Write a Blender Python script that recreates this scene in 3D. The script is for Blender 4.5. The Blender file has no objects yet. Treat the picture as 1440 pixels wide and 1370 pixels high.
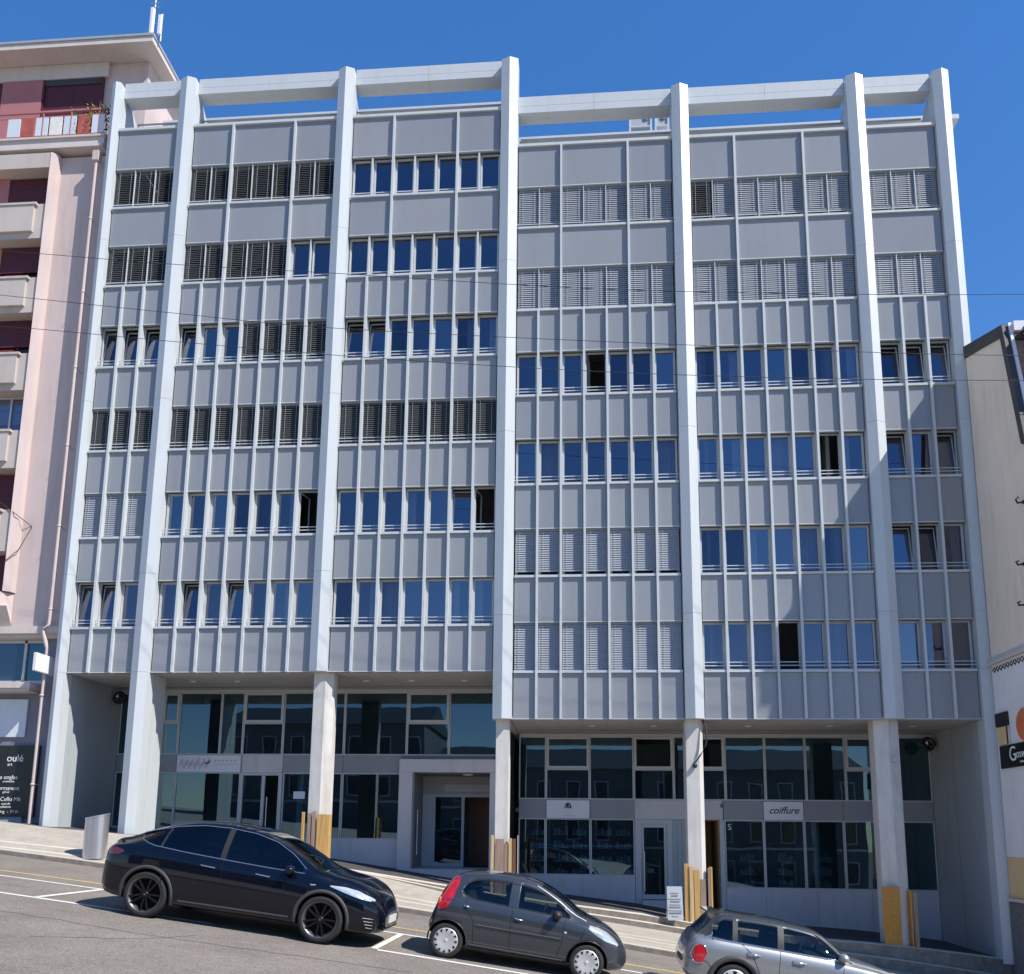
import bpy, bmesh, math, random
import numpy as np
from mathutils import Vector, Matrix, Euler
random.seed(7)
SC = bpy.context.scene
COL = SC.collection
DX, DZ = 1.85, 2.25          # sunlight: per metre travelled into the facade it moves DX left and DZ down
# ------------------------------------------------------------------ materials
MATS = {}
def newmat(name):
    m = bpy.data.materials.new(name); m.use_nodes = True
    nt = m.node_tree; nt.nodes.clear()
    return m, nt
def mat(name, col, rough=.6, metal=0., var=.06, scale=3., bump=0., bscale=60., spec=.5, coat=0., coatr=.05,
        stain=0., stretch=(1, 1, 1), col2=None, detail=6., grain=0.):
    m, nt = newmat(name); N = nt.nodes; L = nt.links
    out = N.new('ShaderNodeOutputMaterial'); b = N.new('ShaderNodeBsdfPrincipled')
    L.new(b.outputs[0], out.inputs[0])
    b.inputs['Roughness'].default_value = rough; b.inputs['Metallic'].default_value = metal
    b.inputs['Specular IOR Level'].default_value = spec
    b.inputs['Coat Weight'].default_value = coat; b.inputs['Coat Roughness'].default_value = coatr
    tc = N.new('ShaderNodeNewGeometry'); mp = N.new('ShaderNodeMapping'); mp.inputs['Scale'].default_value = stretch
    L.new(tc.outputs['Position'], mp.inputs['Vector'])
    nz = N.new('ShaderNodeTexNoise'); nz.inputs['Scale'].default_value = scale; nz.inputs['Detail'].default_value = detail
    nz.inputs['Roughness'].default_value = .6
    L.new(mp.outputs[0], nz.inputs['Vector'])
    rp = N.new('ShaderNodeValToRGB'); L.new(nz.outputs[0], rp.inputs[0])
    c = np.array(col[:3]); lo = c * (1 - var); hi = np.minimum(c * (1 + var), 1.) if col2 is None else np.array(col2)
    rp.color_ramp.elements[0].position = .3; rp.color_ramp.elements[1].position = .7
    rp.color_ramp.elements[0].color = (*lo, 1); rp.color_ramp.elements[1].color = (*hi, 1)
    last = rp.outputs[0]
    if stain > 0:
        n2 = N.new('ShaderNodeTexNoise'); n2.inputs['Scale'].default_value = .7; n2.inputs['Detail'].default_value = 8
        mp2 = N.new('ShaderNodeMapping'); mp2.inputs['Scale'].default_value = (6, 6, .8)
        L.new(tc.outputs['Position'], mp2.inputs['Vector']); L.new(mp2.outputs[0], n2.inputs['Vector'])
        r2 = N.new('ShaderNodeValToRGB'); r2.color_ramp.elements[0].position = .5; r2.color_ramp.elements[1].position = .75
        r2.color_ramp.elements[0].color = (1, 1, 1, 1); v = 1 - stain; r2.color_ramp.elements[1].color = (v, v * .98, v * .95, 1)
        L.new(n2.outputs[0], r2.inputs[0])
        mx = N.new('ShaderNodeMix'); mx.data_type = 'RGBA'; mx.blend_type = 'MULTIPLY'; mx.inputs[0].default_value = 1
        L.new(last, mx.inputs[6]); L.new(r2.outputs[0], mx.inputs[7]); last = mx.outputs[2]
    if grain > 0:
        n4 = N.new('ShaderNodeTexNoise'); n4.inputs['Scale'].default_value = 38; n4.inputs['Detail'].default_value = 3; L.new(tc.outputs['Position'], n4.inputs['Vector'])
        r4 = N.new('ShaderNodeValToRGB'); r4.color_ramp.elements[0].position = .36; r4.color_ramp.elements[1].position = .64
        r4.color_ramp.elements[0].color = (1 - grain,) * 3 + (1,); r4.color_ramp.elements[1].color = (1 + grain,) * 3 + (1,); L.new(n4.outputs[0], r4.inputs[0])
        mg = N.new('ShaderNodeMix'); mg.data_type = 'RGBA'; mg.blend_type = 'MULTIPLY'; mg.inputs[0].default_value = 1
        L.new(last, mg.inputs[6]); L.new(r4.outputs[0], mg.inputs[7]); last = mg.outputs[2]
    L.new(last, b.inputs['Base Color'])
    if bump > 0:
        n3 = N.new('ShaderNodeTexNoise'); n3.inputs['Scale'].default_value = bscale; n3.inputs['Detail'].default_value = 4
        L.new(mp.outputs[0], n3.inputs['Vector'])
        bp = N.new('ShaderNodeBump'); bp.inputs['Strength'].default_value = bump; bp.inputs['Distance'].default_value = .01
        L.new(n3.outputs[0], bp.inputs['Height']); L.new(bp.outputs[0], b.inputs['Normal'])
    MATS[name] = m
    return m
def glassmat(name, tint, ior=2.1, wob=.0, rough=.0, gcol=(.9, .95, 1)):
    m, nt = newmat(name); N = nt.nodes; L = nt.links
    out = N.new('ShaderNodeOutputMaterial'); mx = N.new('ShaderNodeMixShader')
    tr = N.new('ShaderNodeBsdfTransparent'); tr.inputs[0].default_value = (*tint, 1)
    gl = N.new('ShaderNodeBsdfGlossy'); gl.inputs['Roughness'].default_value = rough; gl.inputs['Color'].default_value = (*gcol, 1)
    f0 = ((ior - 1) / (ior + 1)) ** 2                   # Schlick, the same from both sides
    lw = N.new('ShaderNodeLayerWeight'); lw.inputs['Blend'].default_value = .5
    pw = N.new('ShaderNodeMath'); pw.operation = 'POWER'; pw.inputs[1].default_value = 5; L.new(lw.outputs['Facing'], pw.inputs[0])
    fr = N.new('ShaderNodeMath'); fr.operation = 'MULTIPLY_ADD'; fr.inputs[1].default_value = 1 - f0; fr.inputs[2].default_value = f0; L.new(pw.outputs[0], fr.inputs[0])
    L.new(fr.outputs[0], mx.inputs[0]); L.new(tr.outputs[0], mx.inputs[1]); L.new(gl.outputs[0], mx.inputs[2])
    if wob > 0:
        g = N.new('ShaderNodeNewGeometry'); nz = N.new('ShaderNodeTexNoise'); nz.inputs['Scale'].default_value = .9; nz.inputs['Detail'].default_value = 1
        L.new(g.outputs['Position'], nz.inputs['Vector'])
        bp = N.new('ShaderNodeBump'); bp.inputs['Strength'].default_value = wob; bp.inputs['Distance'].default_value = .03
        L.new(nz.outputs[0], bp.inputs['Height']); L.new(bp.outputs[0], gl.inputs['Normal'])
    L.new(mx.outputs[0], out.inputs[0]); MATS[name] = m
    return m
mat('white_metal', (.545, .575, .59), .40, var=.03, scale=.5, stain=.055, spec=.5)
mat('joint', (.25, .26, .27), .7)
mat('panel_grey', (.278, .290, .310), .24, var=.04, scale=.45, spec=.5, stain=.035)
mat('panel_tone', (.292, .302, .320), .24, var=.04, scale=.45, spec=.5, stain=.05)
mat('panel_deep', (.264, .276, .298), .24, var=.04, scale=.45, spec=.5, stain=.04)
mat('frame_white', (.50, .52, .53), .4, var=.04, scale=2.)
mat('blind_grey', (.37, .39, .43), .5, var=.06, scale=1.2)
mat('blind_dark', (.135, .14, .14), .5, var=.1, scale=1.2)
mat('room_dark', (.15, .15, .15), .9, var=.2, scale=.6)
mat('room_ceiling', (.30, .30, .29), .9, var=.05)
mat('curtain', (.42, .44, .47), .9, var=.12, scale=9., stretch=(6, 1, .3))
mat('concrete_white', (.62, .60, .56), .85, var=.07, scale=2.5, stain=.22, bump=.15, bscale=40)
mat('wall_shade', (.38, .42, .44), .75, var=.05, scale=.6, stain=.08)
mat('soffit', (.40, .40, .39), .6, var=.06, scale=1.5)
mat('band_grey', (.27, .28, .30), .4, var=.05, scale=1.)
mat('base_white', (.58, .555, .56), .5, var=.05, scale=1.2, stain=.1)
mat('sign_white', (.74, .73, .78), .45, var=.03)
mat('sign_black', (.012, .014, .013), .35, var=.3, scale=2)
mat('ink', (.03, .03, .05), .6)
mat('ink_violet', (.47, .43, .53), .6)
mat('ink_white', (.78, .80, .78), .6)
mat('asphalt', (.225, .197, .168), .92, var=.14, scale=.8, grain=.30, stain=.12, bump=.5, bscale=90, spec=.25)
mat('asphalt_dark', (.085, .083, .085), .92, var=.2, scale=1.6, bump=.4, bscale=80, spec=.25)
mat('paving', (.405, .365, .305), .9, grain=.15, var=.12, scale=2.2, bump=.35, bscale=60, stain=.08, spec=.25)
mat('paving_light', (.60, .53, .44), .9, var=.1, scale=3, bump=.3, bscale=60, spec=.25)
mat('stone_grey', (.24, .215, .18), .9, var=.25, scale=6, bump=.5, bscale=50, spec=.25)
mat('line_white', (.72, .70, .66), .8, var=.1, scale=8, bump=.2, bscale=60)
mat('line_yellow', (.62, .46, .16), .8, var=.12, scale=7, bump=.2, bscale=60)
mat('timber', (.50, .30, .10), .75, var=.25, scale=2., stretch=(14, 14, .8), detail=8)
mat('timber_pale', (.55, .40, .20), .75, var=.2, scale=2., stretch=(14, 14, .8), detail=8)
mat('timber_brown', (.30, .21, .16), .8, var=.25, scale=2., stretch=(14, 14, .8), detail=8)
mat('chipboard', (.52, .25, .05), .85, var=.2, scale=18, detail=3)
mat('steel', (.62, .60, .60), .32, metal=.85, var=.05, scale=2, stretch=(8, 8, .4))
mat('pink_wall', (.57, .465, .44), .9, var=.045, scale=.8, stain=.10, bump=.15, bscale=30, spec=.25)
mat('pink_deep', (.42, .17, .18), .85, var=.06, scale=1., spec=.3)
mat('cream_band', (.52, .46, .42), .9, var=.05, scale=.8, stain=.1, spec=.25)
mat('eave_pale', (.60, .53, .49), .85, var=.05, scale=.9, stain=.08)
mat('shutter_red', (.085, .012, .022), .6, var=.15, scale=1, stretch=(1, 1, 30))
mat('awning_red', (.16, .02, .015), .7, var=.2, scale=2)
mat('plaster_orange', (.50, .22, .12), .85, var=.06, scale=1)
mat('rail_white', (.62, .66, .70), .5, var=.05)
mat('rail_red', (.42, .10, .07), .6, var=.2, scale=4)
mat('wall_bluegrey', (.22, .22, .26), .85, var=.08, scale=1, stain=.1)
mat('zinc', (.45, .46, .46), .45, metal=.3, var=.08)
mat('cream_wall', (.82, .70, .585), .9, var=.06, scale=.7, stain=.10, bump=.2, bscale=25, spec=.25)
mat('white_wall', (.78, .77, .78), .85, var=.06, scale=1.1, stain=.08)
mat('ochre_wall', (.72, .52, .27), .85, var=.06, scale=1.1, stain=.08)
mat('roof_dark', (.045, .045, .05), .6, var=.25, scale=2)
mat('tile_red', (.30, .17, .13), .8, var=.35, scale=9)
mat('stone_black', (.16, .16, .165), .6, var=.35, scale=14)
mat('iron', (.015, .015, .016), .45)
mat('orange', (.75, .17, .05), .5, var=.1)
mat('leaf', (.06, .12, .03), .7, var=.5, scale=20)
mat('leaf_yellow', (.35, .33, .05), .7, var=.4, scale=20)
mat('terracotta', (.35, .13, .07), .8)
mat('cable', (.03, .03, .035), .6)
mat('tyre', (.022, .022, .022), .8, var=.15, scale=10)
mat('rim_dark', (.035, .035, .037), .3, metal=.8)
mat('rim_edge', (.16, .155, .15), .4, metal=.8)
mat('rim_silver', (.62, .62, .60), .38, metal=.35, var=.04)
mat('car_black', (.0025, .004, .010), .10, spec=.3, coat=.5, coatr=.02)
mat('car_slate', (.048, .056, .068), .32, metal=.35, var=.04, coat=1., coatr=.03)
mat('car_silver', (.31, .32, .32), .36, metal=.5, var=.03, coat=.9, coatr=.03)
mat('car_grey', (.05, .055, .06), .3, metal=.3, coat=1., coatr=.03)
mat('plastic_black', (.02, .02, .021), .55)
mat('plastic_grey', (.055, .055, .056), .6)
mat('gap', (.003, .003, .003), .9)
mat('cabin', (.03, .03, .03), .8)
mat('seat_grey', (.07, .07, .075), .85, var=.2, scale=12)
mat('chrome', (.80, .80, .80), .12, metal=1., var=.02)
mat('lamp_clear', (.62, .66, .70), .12, metal=.4, var=.15, scale=16, coat=1.)
mat('lamp_red', (.55, .01, .015), .15, var=.25, scale=14, coat=1.)
mat('lamp_dark', (.14, .008, .01), .12, var=.25, scale=14, coat=1.)
mat('lamp_orange', (.7, .15, .02), .2, coat=1.)
mat('plate_white', (.72, .72, .70), .4)
mat('warm_wall', (.62, .42, .17), .8, var=.06)
mat('wood_red', (.16, .065, .03), .6, var=.2, scale=2, stretch=(10, 10, .6))
mat('downlight', (.85, .84, .80), .3)
mat('city_wall', (.15, .155, .165), .9, var=.06, scale=.6, stain=.12)
mat('city_trim', (.55, .56, .58), .85, var=.05)
mat('city_glass', (.03, .035, .045), .08, spec=.8)
mat('gravel_roof', (.3, .29, .28), .95, var=.15, scale=3)
mat('soil', (.17, .16, .145), .95, var=.2, scale=.6)
glassmat('glass', (.50, .55, .62), 2.5, wob=.05, gcol=(.78, .80, 1.))
glassmat('glass_dim', (.42, .47, .55), 2.1, wob=.07, gcol=(.72, .76, 1.))
glassmat('glass_bright', (.52, .56, .60), 2.9, wob=.06, gcol=(.80, .84, 1.))
glassmat('glass_shop', (.30, .50, .58), 2.15, wob=.05, gcol=(.55, .82, 1.))
glassmat('car_glass', (.42, .47, .45), 1.6)
glassmat('car_glass_dark', (.10, .11, .13), 1.6)
# ------------------------------------------------------------------ mesh builder
WROOT = {}
def par(o, parent):
    # parts of a thing made by root() are modelled in world coordinates
    if parent is None: return
    o.parent = parent
    if parent.name in WROOT: o.matrix_parent_inverse = Matrix.Translation(-WROOT[parent.name])
class MB:
    def __init__(s): s.v = []; s.f = []; s.m = []; s.sm = []
    def add(s, vs, fs, mt=0, smooth=False):
        o = len(s.v); s.v += [tuple(map(float, p)) for p in vs]
        for f in fs: s.f.append(tuple(i + o for i in f)); s.m.append(mt); s.sm.append(smooth)
        return s
    def box(s, x0, x1, y0, y1, z0, z1, mt=0):
        vs = [(x, y, z) for z in (z0, z1) for y in (y0, y1) for x in (x0, x1)]
        return s.add(vs, [(0, 2, 3, 1), (4, 5, 7, 6), (0, 1, 5, 4), (2, 6, 7, 3), (1, 3, 7, 5), (0, 4, 6, 2)], mt)
    def quad(s, a, b, c, d, mt=0): return s.add([a, b, c, d], [(0, 1, 2, 3)], mt)
    def prism(s, poly, axis, t0, t1, mt=0, capmt=None):
        # poly: 2-D points; axis: the extrusion axis (0 x, 1 y, 2 z); the two other axes keep their order
        n = len(poly)
        def P(p, t):
            q = [p[0], p[1]]; q.insert(axis, t); return tuple(q)
        vs = [P(p, t0) for p in poly] + [P(p, t1) for p in poly]
        fs = [(i, (i + 1) % n, n + (i + 1) % n, n + i) for i in range(n)]
        s.add(vs, fs, mt)
        s.add(vs, [tuple(range(n))[::-1], tuple(range(n, 2 * n))], mt if capmt is None else capmt)
        return s
    def tube(s, pts, r, n=8, mt=0, closed=False, smooth=True):
        pts = [Vector(p) for p in pts]; rings = []; K = len(pts)
        for i, p in enumerate(pts):
            if closed: t = (pts[(i + 1) % K] - pts[i - 1])
            else: t = pts[min(i + 1, K - 1)] - pts[max(i - 1, 0)]
            t = t.normalized(); up = Vector((0, 0, 1)) if abs(t.z) < .9 else Vector((1, 0, 0))
            a = t.cross(up).normalized(); b = t.cross(a)
            rr = r[i] if isinstance(r, (list, tuple)) else r
            rings.append([p + rr * (math.cos(2 * math.pi * k / n) * a + math.sin(2 * math.pi * k / n) * b) for k in range(n)])
        vs = [q for g in rings for q in g]; fs = []
        for i in range(K if closed else K - 1):
            j = (i + 1) % K
            for k in range(n): fs.append((i * n + k, i * n + (k + 1) % n, j * n + (k + 1) % n, j * n + k))
        s.add(vs, fs, mt, smooth)
        if not closed: s.add(vs, [tuple(range(n)), tuple(range((K - 1) * n, K * n))[::-1]], mt)
        return s
    def lathe(s, prof, c, axis='y', n=40, mt=0, smooth=True, closed=False):
        # prof: (radius, t along axis)
        vs = []; K = len(prof)
        for r, t in prof:
            for k in range(n):
                a = 2 * math.pi * k / n; u, w = r * math.cos(a), r * math.sin(a)
                vs.append({'y': (c[0] + u, c[1] + t, c[2] + w), 'z': (c[0] + u, c[1] + w, c[2] + t), 'x': (c[0] + t, c[1] + u, c[2] + w)}[axis])
        fs = [(i * n + k, i * n + (k + 1) % n, ((i + 1) % K) * n + (k + 1) % n, ((i + 1) % K) * n + k) for i in range(K if closed else K - 1) for k in range(n)]
        return s.add(vs, fs, mt, smooth)
    def ball(s, c, rx, ry, rz, mt=0, n=14, m=8):
        vs = [(c[0], c[1], c[2] - rz)]; fs = []
        for i in range(1, m):
            a = -math.pi / 2 + math.pi * i / m
            for k in range(n):
                b = 2 * math.pi * k / n
                vs.append((c[0] + rx * math.cos(a) * math.cos(b), c[1] + ry * math.cos(a) * math.sin(b), c[2] + rz * math.sin(a)))
        vs.append((c[0], c[1], c[2] + rz)); T = len(vs) - 1
        for k in range(n):
            fs.append((0, 1 + (k + 1) % n, 1 + k)); fs.append((T, 1 + (m - 2) * n + k, 1 + (m - 2) * n + (k + 1) % n))
            for i in range(m - 2): fs.append((1 + i * n + k, 1 + i * n + (k + 1) % n, 1 + (i + 1) * n + (k + 1) % n, 1 + (i + 1) * n + k))
        return s.add(vs, fs, mt, True)
    def mesh(s, name, mats):
        me = bpy.data.meshes.new(name); me.from_pydata(s.v, [], s.f)
        for mm in mats: me.materials.append(MATS[mm])
        me.polygons.foreach_set('material_index', s.m); me.polygons.foreach_set('use_smooth', s.sm)
        bm = bmesh.new(); bm.from_mesh(me); bmesh.ops.recalc_face_normals(bm, faces=bm.faces); bm.to_mesh(me); bm.free()
        me.update(); return me
    def build(s, name, mats, parent=None, loc=(0, 0, 0), bevel=0.):
        if isinstance(mats, str): mats = [mats]
        o = bpy.data.objects.new(name, s.mesh(name, mats)); COL.objects.link(o)
        par(o, parent)
        o.location = loc
        if bevel > 0:
            b = o.modifiers.new('Bevel', 'BEVEL'); b.width = bevel; b.segments = 2; b.limit_method = 'ANGLE'; b.angle_limit = math.radians(40)
        return o
def tag(o, label=None, cat=None, group=None, kind=None):
    if label: o['label'] = label
    if cat: o['category'] = cat
    if group: o['group'] = group
    if kind: o['kind'] = kind
    return o
def empty(name, loc=(0, 0, 0), rot=(0, 0, 0)):
    o = bpy.data.objects.new(name, None); COL.objects.link(o); o.location = loc; o.rotation_euler = rot; o.empty_display_size = .3
    return o
def root(name, loc):
    o = empty(name, loc); WROOT[o.name] = Vector(loc); return o
def lettering(txt, size, mats, parent, matrix, name='lettering', extrude=.004, shear=0., space=1., align='CENTER', offset=0.):
    cu = bpy.data.curves.new('txt', 'FONT'); cu.body = txt; cu.size = size; cu.extrude = extrude; cu.shear = shear
    cu.space_character = space; cu.align_x = align; cu.align_y = 'CENTER'; cu.offset = offset
    t = bpy.data.objects.new('txt', cu); COL.objects.link(t)
    bpy.context.view_layer.update()
    me = bpy.data.meshes.new_from_object(t.evaluated_get(bpy.context.evaluated_depsgraph_get()))
    bpy.data.objects.remove(t); me.materials.clear(); me.materials.append(MATS[mats])
    me.transform(matrix)
    o = bpy.data.objects.new(name, me); COL.objects.link(o)
    par(o, parent)
    return o
FACE_Y = Matrix.Rotation(math.radians(90), 4, 'X')      # text that faces the street (-y)
def at(x, y, z): return Matrix.Translation((x, y, z)) @ FACE_Y
def lin(v, pts):
    return float(np.interp(v, [p[0] for p in pts], [p[1] for p in pts]))
# ------------------------------------------------------------------ levels of the street
def W(X):
    c = max(-24., min(18., X)); z = -1.46 - .119 * (c + 7.14) - .0012 * (c + 7.14) ** 2
    return z - (X - c) * (.119 + .0024 * (c + 7.14))
ZU = [(-24, W(-24) + .62), (-20, .55), (-15, -.02), (-12.5, -.2), (-8.05, -.86), (-5.85, -1.16), (-1, -1.85), (1.5, -2.12), (2.9, -2.33), (6, -2.66), (8.2, -2.8), (10.5, -3.05), (18, -4.2)]
def zu(X):
    if X < -24: return W(X) + .62
    if X > 18: return W(X) + (-4.2 - W(18))
    return lin(X, ZU)
def yk(X): return -4.35 - .055 * (max(-18, min(14, X)) - 1)
# ------------------------------------------------------------------ facade levels
Z = [22.544, 19.661, 16.896, 14.124, 11.350, 8.584, 5.813, 4.442]
DZB = 1.3634
BAY = [(-15.161, -13.117), (-12.611, -7.843), (-7.337, -2.568), (-2.036, 2.733), (3.239, 8.007), (8.513, 10.557)]
NM = [3, 7, 7, 7, 7, 3]
def zl(k, b): return Z[k] - (DZB if b >= 3 else 0)
WH = 1.39
# ================================================================== the office building
OFF = root('office_building', (-2.3, 3., zu(-2.3)))
tag(OFF, 'grey office building with tall white pilasters, narrow windows and recessed shops below', 'building')
FW = .034                                              # half width of a fin
# --- pilasters: folded white metal in storey-high lengths with a dark joint between
def pilaster(xl, xr, zbot, ztop, back=.30):
    xm = (xl + xr) / 2; m = MB(); d = .105 if xr - xl > .4 else .07
    sec = [(xl, back), (xl, -.13), (xm, -.13 - d), (xr, -.13), (xr, back)]
    ins = [(xl + .012, back - .01), (xl + .012, -.118), (xm, -.117 - d), (xr - .012, -.118), (xr - .012, back - .01)]
    m.prism(ins, 2, zbot + .01, ztop - .01, 1)
    cuts = [zbot]; z = Z[7] if zbot < 4 else zbot
    if zbot < Z[7] - DZB - .5: cuts.append(Z[7])
    z = Z[7] - (DZB if xl > -2.8 else 0) + 2.95
    while z < ztop - .8: cuts.append(z); z += 2.767 * 2
    cuts.append(ztop)
    for a, b in zip(cuts[:-1], cuts[1:]): m.prism(sec, 2, a + .004, b - .004, 0)
    return m.build('pilaster', ['white_metal', 'joint'], OFF)
PX = [(-15.455, -15.161), (-13.117, -12.611), (-7.843, -7.337), (-2.568, -2.036), (2.733, 3.239), (8.007, 8.513), (10.557, 11.03)]
TOPL, TOPR = 24.21, 22.89
pilaster(*PX[0], zu(-15.4) - .1, TOPL); pilaster(*PX[1], zu(-12.8) - .1, TOPL)
pilaster(*PX[2], Z[7], TOPL); pilaster(*PX[3], Z[7] - DZB, TOPL)
pilaster(*PX[4], Z[7] - DZB, TOPR); pilaster(*PX[5], Z[7] - DZB, TOPR)
pilaster(*PX[6], zu(10.7) - .1, TOPR)
# deep leg of the second pilaster at street level
MB().box(-13.105, -12.612, .31, 1.02, zu(-12.8) - .1, Z[7] + .05).build('pilaster_leg', ['white_metal'], OFF)
# --- roof beams and the raking ties behind the pilasters
for i, (a, b) in enumerate([(0, 1), (1, 2), (2, 3), (3, 4), (4, 5), (5, 6)]):
    L = i < 3; x0, x1 = PX[a][1], PX[b][0]; zb = 23.81 if L else 22.42; zt = 24.43 - .06 if L else 23.06 - .06
    m = MB(); zm = zb + (zt - zb) * .42
    m.box(x0 + .002, x1 - .002, .115, .59, zb + .01, zt - .01, 1)
    xs = [x0 + .002, x1 - .002] if x1 - x0 < 3 else [x0 + .002, (x0 + x1) / 2, x1 - .002]
    for xa, xb in zip(xs[:-1], xs[1:]):
        m.box(xa + .003, xb - .003, .10, .60, zb, zm - .004); m.box(xa + .003, xb - .003, .10, .60, zm + .004, zt)
    m.build('roof_beam', ['white_metal', 'joint'], OFF)
for i, (xl, xr) in enumerate(PX):
    xm = (xl + xr) / 2; zb = 23.82 if i < 4 else 22.43; zp = Z[0] if i < 4 else Z[0] - DZB
    tops = [(zb, zp)] if i != 3 else [(23.82, Z[0])]
    m = MB(); m.prism([(.31, zp - .1), (.31, zb + .5), (.62, zb + .3), (2.3, zp + .25), (2.3, zp - .1)], 0, xm - (.10 if i else .06), xm + (.10 if i else .06))
    m.build('raking_tie', ['white_metal'], OFF)
# --- spandrels, ledges, fins, windows, blinds
ROWS = {  # row -> bay -> one character for each module
 1: ['BBB', 'BBBBBBB', '.......', 'LLLLLLL', 'dpppppp', 'ppp'],
 2: ['BBB', 'BBBBB.t', '.......', 'LLLLLLL', 'LLLLLLL', 'LLL'],
 3: ['ttt', 't..qqqq', 'tt.....', '...o...', '.......', 'ttt'],
 4: ['BBB', 'BBBBBBB', 'BBBBBBB', '.c....c', '...c.o.', 't.t'],
 5: ['LLL', '......o', '.....to', 'LLLLLLL', '....c..', 'tt.'],
 6: ['tt.', '.t.t...', '..c....', 'LLLLLLL', '..co...', '...']}
MESH = {}
HSILL = .075                                            # window frame starts above the ledge
def window_mesh(w, h, thin):
    key = ('wf', round(w, 3), round(h, 3))
    if key not in MESH:
        m = MB(); a, b = w / 2, .024
        m.box(-a, a, 0, .07, 0, b); m.box(-a, a, 0, .07, h - b, h)
        m.box(-a, -a + b, .001, .069, b, h - b); m.box(a - b, a, .001, .069, b, h - b)
        MESH[key] = m.mesh('window', ['frame_white'])
    return MESH[key]
def sash_mesh(w, h):
    key = ('sf', round(w, 3), round(h, 3))
    if key not in MESH:
        m = MB(); a, b = w / 2 - .025, .030; z0, z1 = .027, h - .027
        m.box(-a, a, 0, .05, z0, z0 + b); m.box(-a, a, 0, .05, z1 - b, z1)
        m.box(-a, -a + b, .001, .049, z0 + b, z1 - b); m.box(a - b, a, .001, .049, z0 + b, z1 - b)
        MESH[key] = m.mesh('sash', ['frame_white'])
        p = MB(); p.quad((-a + b, .022, z0 + b), (a - b, .022, z0 + b), (a - b, .022, z1 - b), (-a + b, .022, z1 - b))
        MESH[('pn',) + key[1:]] = [p.mesh('pane', [g_]) for g_ in ('glass', 'glass_dim', 'glass_bright')]
    return MESH[key], MESH[('pn',) + key[1:]]
def obj(name, me, parent, loc, rot=(0, 0, 0)):
    o = bpy.data.objects.new(name, me); COL.objects.link(o); par(o, parent); o.location = loc; o.rotation_euler = rot
    return o
STUFF = [MB(), MB()]                                    # the smallest windows of the facade, beyond the first hundred
def to_stuff(me, loc, k):
    STUFF[k].add([tuple(Vector(v.co) + Vector(loc)) for v in me.vertices], [tuple(p.vertices) for p in me.polygons])
NWIN = 0
def window(xc, z, w, h, ch, few):
    global NWIN
    y = .155; me = window_mesh(w, h, False); sm, pm = sash_mesh(w, h)
    pm = pm[random.choice((0, 0, 1, 1, 2))] if not few else pm[0]
    if few:
        to_stuff(me, (xc, y, z), 0); to_stuff(sm, (xc, y + .02, z), 0); to_stuff(pm, (xc, y + .02, z), 1); return
    NWIN += 1
    o = obj('window', me, OFF, (xc, y, z))
    if ch == 'o':                                       # turned inwards on its left hinge
        a = w / 2 - .034; R = Matrix.Translation((-a, .03, 0)) @ Matrix.Rotation(math.radians(78), 4, 'Z') @ Matrix.Translation((a, 0, 0))
    elif ch == 't':                                     # tilted in at the top
        R = Matrix.Translation((0, .02, .036)) @ Matrix.Rotation(math.radians(-7.5), 4, 'X') @ Matrix.Translation((0, 0, -.036))
    else: R = Matrix.Translation((0, .02, 0))
    s = obj('sash', sm, o, (0, 0, 0)); s.matrix_local = R
    p = obj('pane', pm, o, (0, 0, 0)); p.matrix_local = R
    if ch == 'c' or (ch == '.' and random.random() < .22):
        m = MB(); n = 14; a = w / 2 - .02
        x0, x1 = (-a, a) if ch == 'c' else ((-a, -a + .25) if random.random() < .5 else (a - .25, a))
        vs = []; 
        for i in range(n + 1):
            x = x0 + (x1 - x0) * i / n; yy = .22 + .02 * math.sin(i * 2.2 + xc)
            vs += [(x, yy, .02), (x, yy, h)]
        m.add(vs, [(2 * i, 2 * i + 2, 2 * i + 3, 2 * i + 1) for i in range(n)], 0, True)
        m.build('curtain', ['curtain'], o)
def blind(xa, xb, z, h, drop, kind):
    # slats on the outer face; drop = how far it is lowered
    m = MB(); z0 = z + h * (1 - drop); zt = z + h; y = .075
    m.box(xa, xb, y - .03, y + .045, zt - .05, zt + .0, 1)
    n = int((zt - .05 - z0) / .066); dy, dz = (.014, .034) if kind == 'L' else (.024, .030)
    for i in range(n):
        zc = zt - .09 - i * .066; wob = .004 * math.sin(i * 1.7 + xa * 3)
        m.add([(xa + .01, y - dy, zc - dz + wob), (xb - .01, y - dy, zc - dz - wob), (xb - .01, y + dy, zc + dz - wob), (xa + .01, y + dy, zc + dz + wob)], [(0, 1, 2, 3)], 0)
    m.box(xa + .01, xb - .01, y - .03, y + .03, z0, z0 + .022, 0)
    k = max(1, round((xb - xa) / .68))
    for i in range(k):
        for f in (.22, .78):
            x = xa + (xb - xa) * (i + f) / k
            m.box(x - .004, x + .004, y - .040, y - .034, z0, zt - .05, 0 if kind == 'L' else 2)
    return m.build('blind', ['blind_grey' if kind == 'L' else 'blind_dark', 'joint', 'zinc'], OFF)
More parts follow.
